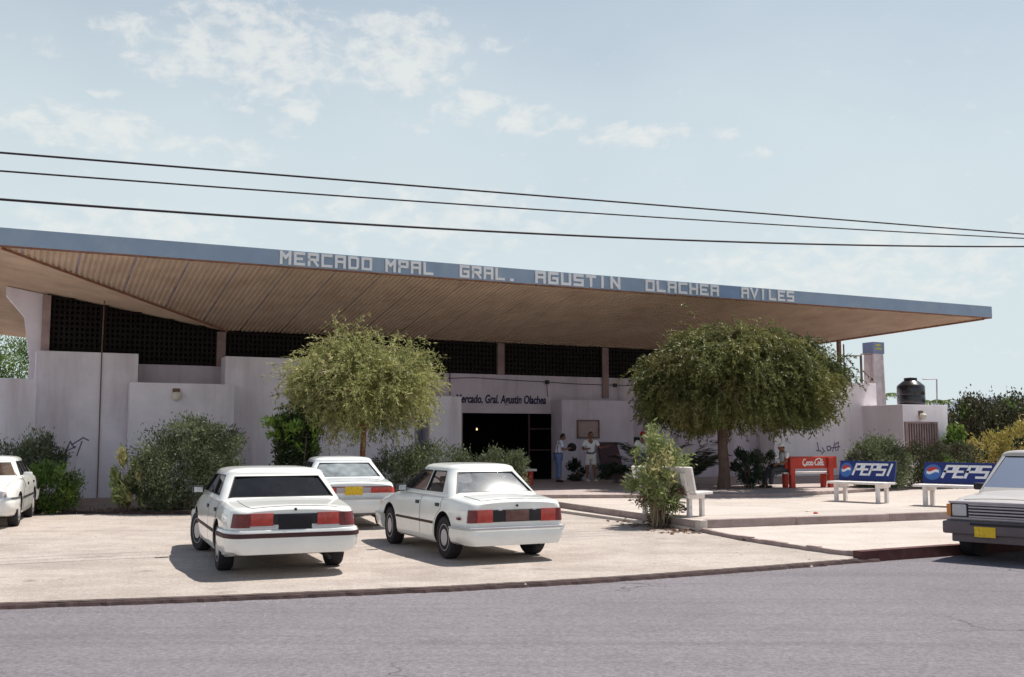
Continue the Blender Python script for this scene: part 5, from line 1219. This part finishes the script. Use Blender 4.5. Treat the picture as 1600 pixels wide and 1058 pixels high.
def palm(label, base_, n, ln, m='palm', seed=1, lift=1.1, trunk=.0, name='palm_plant', sx=1.0):
    rg = np.random.default_rng(seed); t = thing(name, label, 'palm', base_); base_ = np.array(base_); Vs = []; mb = MB(); 
    for i in range(n):
        az = rg.uniform(0, 6.28); d = np.array([math.cos(az) * sx, math.sin(az), lift * rg.uniform(.7, 1.4)]); d /= np.linalg.norm(d); p = base_ + np.array([0, 0, trunk]); pts = [p.copy()]; l_ = ln * rg.uniform(.7, 1.2)
        for k in range(12):
            d = d + np.array([0, 0, -.10]); d /= np.linalg.norm(d); p2 = p + d * l_ / 12
            if k > 1:
                side = np.cross(d, [0, 0, 1]); side /= np.linalg.norm(side) + 1e-6
                for sg in (1, -1):
                    for q_ in (0, .5): Vs.append(leafmesh((p + (p2 - p) * q_)[None], (side * sg * .9 + d * .6 + np.array([0, 0, -.25]))[None], ln * .26, .045, rg))
            p = p2; pts.append(p.copy())
        mb.tube([Vector(x) for x in pts], [.014] * 6 + [.008] * 7, 4, False)
    if trunk: mb.tube([Vector(base_), Vector(base_ + np.array([0, 0, trunk]))], .07, 8)
    leafobj('fronds', Vs, L[m], t); mb.build('stalks', M['twig'], t); return t
palm('dark arching palm plant against the wall left of the thick trunk', G(1096, 757, ZU) + V * .8, 15, 1.75, seed=3, lift=1.9)
palm('dark potted palm behind the pale lime shrub', G(1047, 757, ZU) + V * 1.2, 12, 1.6, seed=4, lift=2.2)
bush('bush', 'dark plant behind the seated man', 'bush', G(1192, 764, ZU) + V * .6, [(0, 0, .6, .38, .4, .55)], 1800, .13, .05, 'palm', 41, stems=6)
bush('bush', 'dark plant behind the red bench', 'bush', G(1262, 762, ZU) + V * 1.6, [(-.2, 0, .6, .5, .3, .5)], 1300, .14, .045, 'palm', 42, stems=6)
bush('bush', 'dark low plant left of the man in shorts', 'bush', G(908, 752, ZU) + V * .3, [(0, 0, .35, .35, .3, .36)], 900, .12, .05, 'palm', 43, stems=5)
bush('bush', 'dark low plant in front of the leaning maroon board', 'bush', G(962, 754, ZU) - V * .1, [(0, 0, .28, .6, .3, .3)], 1200, .12, .05, 'palm', 44, stems=6)
for i, (px, lab) in enumerate(((1385, 'small far palm crown just right of the stained pillar'), (1455, 'small far palm crown right of the water tank'), (1476, 'farthest small palm crown near the blue hill'))):
    d_ = G(px, 690, 0); b = Vector((ray(px, 683).x, ray(px, 683).y, 0)) * (75 / ray(px, 683).y)
    palm(lab, b, 14, 1.1, 'mid', 50 + i, .6, EH + (683 - (612 if px < 1400 else 622)) * 75 / FPX - .3, 'palm_tree')
# far hill, right
hm = MB(); pts = []
hx = [(1180, 682), (1300, 668), (1400, 640), (1440, 634), (1500, 625), (1560, 620), (1640, 617), (1800, 622), (2100, 640), (2500, 683)]
Yd = 620.0; top = [Vector((ray(x, y).x / ray(x, y).y * Yd, Yd, EH + ray(x, y).z / ray(x, y).y * Yd)) for x, y in hx]
vs = []; 
for p in top: vs += [(p.x, p.y - 130, -1), (p.x, p.y - 40, p.z * .72), (p.x, p.y, p.z), (p.x, p.y + 160, -1)]
hm.add(vs, [(i * 4 + j, i * 4 + j + 1, (i + 1) * 4 + j + 1, (i + 1) * 4 + j) for i in range(len(top) - 1) for j in range(3)])
tag(hm.build('hill', M['hill'], smooth=True), 'distant bluish hill on the right horizon', 'hill', kind='structure')

# ------------------------------------------------------------------ overhead cables
def cable(name, label, pts_px, Y0, r):
    P0 = Vector((0, Y0, 0)); o = Vector((0, 0, EH)); us = []; zs = []
    for x, y in pts_px:
        rr_ = ray(x, y); p = o + rr_ * ((P0 - o).dot(V) / rr_.dot(V)); us.append((p - P0).dot(U)); zs.append(p.z)
    co = np.polyfit(us, zs, 2); mb = MB(); uu = np.linspace(us[0] - 12, us[-1] + 14, 60); mb.tube([P0 + U * a + Vector((0, 0, float(np.polyval(co, a)))) for a in uu], r, 6)
    return tag(mb.build(name, M['wire'], smooth=True), label, 'power cable', 'overhead power cables across the sky')
cable('power_cable', 'topmost black overhead cable', [(36, 243), (400, 268), (800, 303), (1200, 335), (1555, 362)], 19.5, .017)
cable('power_cable', 'thin middle overhead cable of the three', [(36, 271), (400, 295), (800, 325), (1200, 351), (1555, 370)], 19.0, .014)
cable('power_cable', 'thick lowest overhead cable nearest the roof edge', [(36, 314), (400, 340), (800, 364), (1200, 379), (1555, 385.5)], 18.5, .019)

# ------------------------------------------------------------------ people
def skin_mesh(nodes, edges, root, sub=2):
    me = bpy.data.meshes.new('tmp'); names = list(nodes); idx = {n_: i for i, n_ in enumerate(names)}
    me.from_pydata([nodes[n_][0] for n_ in names], [(idx[a], idx[b]) for a, b in edges], []); o = bpy.data.objects.new('tmp', me); COL.objects.link(o)
    o.modifiers.new('s', 'SKIN'); sv = me.skin_vertices[0].data
    for n_ in names:
        r_ = nodes[n_][1]; sv[idx[n_]].radius = (r_, r_) if not isinstance(r_, tuple) else r_; sv[idx[n_]].use_root = (n_ == root)
    ss = o.modifiers.new('u', 'SUBSURF'); ss.levels = sub; ss.render_levels = sub
    out = evaluated(o); kill(o); return out
def to_obj(me_list, name, m, parent):
    mb = MB()
    for me in me_list: mb.add([p.co for p in me.vertices], [tuple(f.vertices) for f in me.polygons])
    return mb.build(name, m, parent, smooth=True, local=True, sharp=80)
def person(label, loc, rz, J, top_m, leg_m, shorts=False, cap=None, held=None, group=None, sleeve='short'):
    p = thing('person', label, 'person', loc, rz, group); N_ = {}; E_ = []
    def nd(n_, pos, r_): N_[n_] = (pos, r_)
    hip, chest, neck, head = J['hip'], J['chest'], J['neck'], J['head']
    nd('hip', hip, .12); nd('waist', [(hip[i] * .6 + chest[i] * .4) for i in range(3)], .115); nd('chest', chest, .13); nd('neck', neck, .055); nd('headb', [(neck[i] * .45 + head[i] * .55) for i in range(3)], .062)
    E_ += [('hip', 'waist'), ('waist', 'chest'), ('chest', 'neck'), ('neck', 'headb')]
    for sd_ in 'LR':
        sh, el, wr_ = J['sh' + sd_], J['el' + sd_], J['wr' + sd_]; kn, an = J['kn' + sd_], J['an' + sd_]; hj = J['hj' + sd_]
        nd('sh' + sd_, sh, .062); nd('el' + sd_, el, .043); nd('wr' + sd_, wr_, .027); E_ += [('chest', 'sh' + sd_), ('sh' + sd_, 'el' + sd_), ('el' + sd_, 'wr' + sd_)]
        d = (Vector(wr_) - Vector(el)).normalized(); sx = d.orthogonal().normalized(); pm = Vector(wr_) + d * .06; nd('pm' + sd_, pm, .030); E_.append(('wr' + sd_, 'pm' + sd_))
        for f in range(4):
            o_ = sx * (.030 - .020 * f); l_ = (.055, .066, .062, .048)[f]; a_ = pm + d * .028 + o_; b_ = a_ + d * l_ * .55; c_ = b_ + (d * .7 + sx.cross(d) * .5) * l_ * .5
            nd('f%d' % f + sd_, a_, .010); nd('g%d' % f + sd_, b_, .009); nd('h%d' % f + sd_, c_, .008); E_ += [('pm' + sd_, 'f%d' % f + sd_), ('f%d' % f + sd_, 'g%d' % f + sd_), ('g%d' % f + sd_, 'h%d' % f + sd_)]
        ta = Vector(wr_) + d * .03 + sx * .038; tb = ta + (d * .7 + sx * .5) * .045; nd('ta' + sd_, ta, .011); nd('tb' + sd_, tb, .010); E_ += [('wr' + sd_, 'ta' + sd_), ('ta' + sd_, 'tb' + sd_)]
        nd('hj' + sd_, hj, .088); nd('kn' + sd_, kn, .058); nd('ca' + sd_, [kn[i] * .65 + an[i] * .35 for i in range(3)], .054); nd('an' + sd_, an, .036); E_ += [('hip', 'hj' + sd_), ('hj' + sd_, 'kn' + sd_), ('kn' + sd_, 'ca' + sd_), ('ca' + sd_, 'an' + sd_)]
    body = skin_mesh(N_, E_, 'hip', 1)
    fwd = Vector(J.get('face', (1, 0, 0))).normalized(); lt = Vector((0, 0, 1)).cross(fwd).normalized(); upv = fwd.cross(lt)
    bm = bmesh.new(); bmesh.ops.create_uvsphere(bm, u_segments=18, v_segments=14, radius=1)
    hm_ = []
    for v_ in bm.verts:
        x, y, z = v_.co; 
        w = .074 * (1 - .18 * max(0, -z)); dpt = .092 * (1 - .08 * max(0, -z)); q_ = Vector(head) + lt * (y * w) + fwd * (x * dpt) + upv * (z * .115)
        if x > .9 and abs(y) < .25 and -.35 < z < .05: q_ += fwd * .022
        v_.co = q_
    mh = bpy.data.meshes.new('t'); bm.to_mesh(mh); bm.free()
    ears = MB()
    for sg in (1, -1): ears.bbox(-.02, .02, -.008, .008, -.03, .03, .007, Matrix.Translation(Vector(head) + lt * sg * .075))
    me2 = bpy.data.meshes.new('t2'); me2.from_pydata(ears.v, [], ears.f)
    bo = to_obj([body, mh, me2], 'body', M['skin'], p)
    ey = MB()
    for sg in (1, -1): ey.lathe([(.001, -.01), (.009, -.005), (.011, 0), (.009, .005), (.001, .01)], 8, Matrix.Translation(Vector(head) + fwd * .083 + lt * sg * .03 + upv * .015))
    ey.bbox(-.006, .006, -.024, .024, -.004, .004, .003, Matrix.Translation(Vector(head) + fwd * .082 - upv * .055) @ Matrix(((fwd.x, lt.x, 0, 0), (fwd.y, lt.y, 0, 0), (0, 0, 1, 0), (0, 0, 0, 1))))
    ey.build('eyes', M['shoe'], p, local=True)
    def cap_mesh(m, name, zc, k=1.09):
        bm = bmesh.new(); bmesh.ops.create_uvsphere(bm, u_segments=18, v_segments=14, radius=1); bmesh.ops.delete(bm, geom=[v_ for v_ in bm.verts if v_.co.z < zc - .35 * v_.co.x * -1 * (1 if name == 'hair' else 0) - (.0 if name != 'hair' else .0) or (name == 'hair' and v_.co.x > .55 and v_.co.z < .55)], context='VERTS')
        for v_ in bm.verts:
            x, y, z = v_.co; v_.co = Vector(head) + lt * (y * .074 * k) + fwd * (x * .092 * k) + upv * (z * .115 * k + .004)
        mb = MB(); mb.bm(bm)
        if name == 'cap': mb.prism([Vector(head) + fwd * a + lt * b + upv * .045 for a, b in ((.08, -.06), (.15, -.045), (.165, 0), (.15, .045), (.08, .06))], (0, 0, 0), upv * .012)
        return mb.build(name, M[m], p, smooth=True, local=True)
    cap_mesh('hair', 'hair', -.25)
    if cap: cap_mesh(cap, 'cap', .22, 1.16)
    g = 1.17
    T = {k: (v_[0], v_[1] * g) for k, v_ in N_.items() if k in ('hip', 'waist', 'chest')}; T['hip'] = (N_['hip'][0], .135); T['nk'] = ([chest[i] * .35 + neck[i] * .65 for i in range(3)], .075); TE = [('hip', 'waist'), ('waist', 'chest'), ('chest', 'nk')]
    for sd_ in 'LR':
        T['sh' + sd_] = (N_['sh' + sd_][0], .075); fr_ = .75 if sleeve == 'short' else 1.0; a_, b_ = J['sh' + sd_], J['el' + sd_]; T['sl' + sd_] = ([a_[i] + (b_[i] - a_[i]) * fr_ for i in range(3)], .064); TE += [('chest', 'sh' + sd_), ('sh' + sd_, 'sl' + sd_)]
        if sleeve == 'long': a_, b_ = J['el' + sd_], J['wr' + sd_]; T['cf' + sd_] = ([a_[i] + (b_[i] - a_[i]) * .93 for i in range(3)], .042); TE.append(('sl' + sd_, 'cf' + sd_))
    to_obj([skin_mesh(T, TE, 'hip', 2)], 'shirt', M[top_m], p)
    Q = {'hip': (hip, .137)}; QE = []
    for sd_ in 'LR':
        Q['hj' + sd_] = (J['hj' + sd_], .105); QE += [('hip', 'hj' + sd_), ('hj' + sd_, 'k' + sd_)]
        if shorts: a_, b_ = J['hj' + sd_], J['kn' + sd_]; Q['k' + sd_] = ([a_[i] + (b_[i] - a_[i]) * .86 for i in range(3)], .098)
        else: Q['k' + sd_] = (J['kn' + sd_], .078); Q['a' + sd_] = ([J['an' + sd_][0], J['an' + sd_][1], J['an' + sd_][2] + .01], .062); QE.append(('k' + sd_, 'a' + sd_))
    to_obj([skin_mesh(Q, QE, 'hip', 2)], 'shorts' if shorts else 'trousers', M[leg_m], p)
    mb = MB(); c_ = Vector(hip) + Vector((0, 0, .075)); mb.lathe([(.142, -.02), (.15, -.02), (.15, .02), (.142, .02)], 20, Matrix.Translation(c_)); 
    if not J.get('nobelt'): mb.build('belt', M['shoe'], p, smooth=True, local=True)
    sh_ = []
    for sd_ in 'LR':
        a_ = Vector(J['an' + sd_]); t_ = Vector(J.get('toe' + sd_, tuple(a_ + fwd * .17))); a0 = Vector((a_.x, a_.y, max(.045, a_.z - .05))); t0 = Vector((t_.x, t_.y, a0.z - .012))
        sh_.append(skin_mesh({'a': (a0 - (t0 - a0) * .25, .042), 'b': (a0 + (t0 - a0) * .4, .045), 'c': (t0, .032)}, [('a', 'b'), ('b', 'c')], 'b', 2))
    for q_ in sh_: to_obj([q_], 'shoe', M[J.get('shoe', 'shoe')], p)
    return p
k_ = 1.0
# local x = the way the person faces, y = left
stand = dict(hip=(0, 0, .88), chest=(0, 0, 1.22), neck=(.01, 0, 1.42), head=(.03, 0, 1.55), shL=(0, .19, 1.36), shR=(0, -.19, 1.36), hjL=(0, .095, .84), hjR=(0, -.095, .84), knL=(.03, .11, .47), knR=(.02, -.11, .47), anL=(0, .12, .09), anR=(0, -.12, .09))
Jm = dict(stand, elR=(.04, -.27, 1.08), wrR=(.26, -.14, 1.10), elL=(.10, .30, 1.12), wrL=(.12, .52, 1.16), anL=(.05, .16, .09), shoe='whitepaint', face=(1, .3, 0))
pm = G(923, 752, ZU)
ph = math.atan2(-pm.y, -pm.x)
m1 = person('person in white polo shirt and beige shorts standing below the notice board', (pm.x, pm.y, ZU - .012), ph + R(8), Jm, 'wshirt', 'shorts', shorts=True)
Jd = dict(stand, chest=(.05, 0, 1.20), neck=(.11, 0, 1.38), head=(.17, 0, 1.49), shL=(.06, .18, 1.33), shR=(.06, -.18, 1.33), elL=(.12, .22, 1.06), wrL=(.36, .12, 1.10), elR=(.12, -.22, 1.06), wrR=(.36, -.10, 1.12), face=(1, 0, -.2))
pd_ = G(872, 753, ZU)
m2 = person('person in pale blue shirt and jeans at entrance edge, holding a dark bag', (pd_.x, pd_.y, ZU - .012), math.atan2(U.y, U.x) - R(15), Jd, 'bshirt', 'jeans', sleeve='short')
hb = MB(); c_ = Vector((pd_.x, pd_.y, 0)) + Vector((math.cos(m2.rotation_euler.z), math.sin(m2.rotation_euler.z), 0)) * .48; hb.lathe([(.02, -.16), (.13, -.13), (.16, -.02), (.12, .08), (.05, .12), (.01, .13)], 14, Matrix.Translation((c_.x, c_.y, ZU + 1.16)) @ Matrix.Scale(.6, 4, (0, 1, 0)))
tag(hb.build('bag', M['blackpaint'], smooth=True), 'dark bag held by the person at the entrance', 'bag')
Js = dict(hip=(0, 0, .56), chest=(-.02, 0, .88), neck=(.02, 0, 1.06), head=(.07, 0, 1.18), shL=(-.01, .18, 1.02), shR=(-.01, -.18, 1.02), elL=(.04, .25, .78), wrL=(.26, .16, .70), elR=(-.06, -.30, .82), wrR=(-.16, -.46, .90), hjL=(.03, .10, .545), hjR=(.03, -.10, .545), knL=(.44, .13, .52), knR=(.46, -.12, .50), anL=(.50, .14, .09), anR=(.60, -.13, .09), nobelt=1, face=(1, 0, -.1))
pe = rb.matrix_basis @ Vector((-Lr / 2 + .12, .30, 0)) if False else None
cz_, sz_ = math.cos(rb.rotation_euler.z), math.sin(rb.rotation_euler.z)
lp_ = (-Lr / 2 + .10, .30); sp_ = Vector((c4.x + cz_ * lp_[0] - sz_ * lp_[1], c4.y + sz_ * lp_[0] + cz_ * lp_[1], ZU - .012))
m3 = person('person in white cap and white shirt seated on the end of red bench', sp_, rb.rotation_euler.z + R(180) - R(6), Js, 'wshirt', 'trousers', cap='wshirt', sleeve='short')
Jb = dict(stand, elL=(.02, .26, 1.08), wrL=(.12, .22, .86), elR=(.02, -.26, 1.08), wrR=(.14, -.2, .88))
p5 = G(1005, 755, ZU)
m4 = person('person in red cap half hidden behind the pale lime shrub', (p5.x, p5.y, ZU - .012), math.atan2(-p5.y, -p5.x), Jb, 'wshirt', 'jeans', cap='redcloth')

# ------------------------------------------------------------------ litter and stones on the lot
def scrap(label, px, py, z, r_, m, seed, name, cat, flat=.35, group=None):
    rr = random.Random(seed); bm = bmesh.new(); bmesh.ops.create_icosphere(bm, subdivisions=2, radius=1)
    for v_ in bm.verts: v_.co = Vector((v_.co.x, v_.co.y * rr.uniform(.5, .9), v_.co.z * flat)) * rr.uniform(.7, 1.15) * r_
    mb = MB(); p = G(px, py, z); mb.bm(bm, Matrix.Translation((p.x, p.y, z + r_ * flat * .5))); return tag(mb.build(name, M[m], smooth=True), label, cat, group)
scrap('crumpled pale litter on the sand by the pavement kerb', 1186, 842, 0, .10, 'paper', 1, 'litter', 'litter')
scrap('white scrap near the red kerb start', 1318, 866, 0, .13, 'paper', 2, 'litter', 'litter', .2)
scrap('reddish scrap lying on the sunlit plaza paving', 1275, 802, ZT, .06, 'redpaint', 3, 'litter', 'litter', .3)
scrap('pale scrap beside the reddish one on the plaza', 1262, 799, ZT, .05, 'paper', 4, 'litter', 'litter', .3)
scrap('brown broken branch piece by the pavement kerb', 1172, 845, 0, .16, 'bark', 5, 'branch_piece', 'debris', .18)
mb = MB()
for i in range(420):                          # scattered pebbles and crumbs
    t = rnd.random(); x = rnd.uniform(-22, 6); y = rnd.uniform(10, 23)
    if y < 11.6 + .33 * x + .6: continue
    r_ = rnd.uniform(.006, .022) * (1.6 if rnd.random() < .05 else 1); mb.add([(x + r_, y, .0), (x - r_ * .6, y + r_ * .8, 0), (x - r_ * .5, y - r_ * .9, 0), (x, y, r_ * .9)], [(0, 1, 3), (1, 2, 3), (2, 0, 3)])
tag(mb.build('pebbles', M['slab']), 'small pebbles scattered over the sandy lot', 'pebbles', kind='stuff')

def litter_leaves(name, label, poly, n, m, z, seed, sz=.07):
    rg = np.random.default_rng(seed); P = []
    while len(P) < n:
        i = rg.integers(0, len(poly)); a = poly[i]; P.append((a[0] + rg.normal() * a[2], a[1] + rg.normal() * a[2] * .8, z + .006 + rg.random() * .02))
    P = np.array(P); D = rg.normal(size=(n, 3)) * np.array([1, 1, .15]); return tag(leafobj(name, leafmesh(P, D, sz, sz * .45, rg), m, None), label, kind='stuff')
spots = [(*G(x, 797, .05).to_tuple()[:2], r_) for x, r_ in ((285, .9), (195, .4), (80, .7), (458, .5), (600, .8), (690, .8), (785, .5))]
tag(litter_leaves('fallen_leaves', 'dry fallen leaves lying under the bushes along the wall', spots, 900, L['dry'], .05, 61), cat='leaves')
tag(litter_leaves('fallen_twigs', 'dry debris round the foot of the plaza shrub', [(*G(x, y, 0).to_tuple()[:2], .28) for x, y in ((1010, 822), (1050, 828), (990, 815), (1080, 832))], 260, L['dry'], .0, 62, .10), cat='debris')
mb = MB()
for i in range(1400):                        # grit washed along the street edge
    k = rnd.randrange(len(fe) - 1); a = fe[k].lerp(fe[k + 1], rnd.random()); d_ = abs(rnd.gauss(0, .35)) + .07; x, y = a.x + .27 * d_, a.y - .96 * d_; r_ = rnd.uniform(.004, .014)
    mb.add([(x + r_, y, ZR), (x - r_ * .6, y + r_ * .8, ZR), (x - r_ * .5, y - r_ * .9, ZR), (x, y, ZR + r_ * .8)], [(0, 1, 3), (1, 2, 3), (2, 0, 3)])
tag(mb.build('grit', M['sand']), 'pale grit washed along the edge of the street', 'grit', kind='stuff')
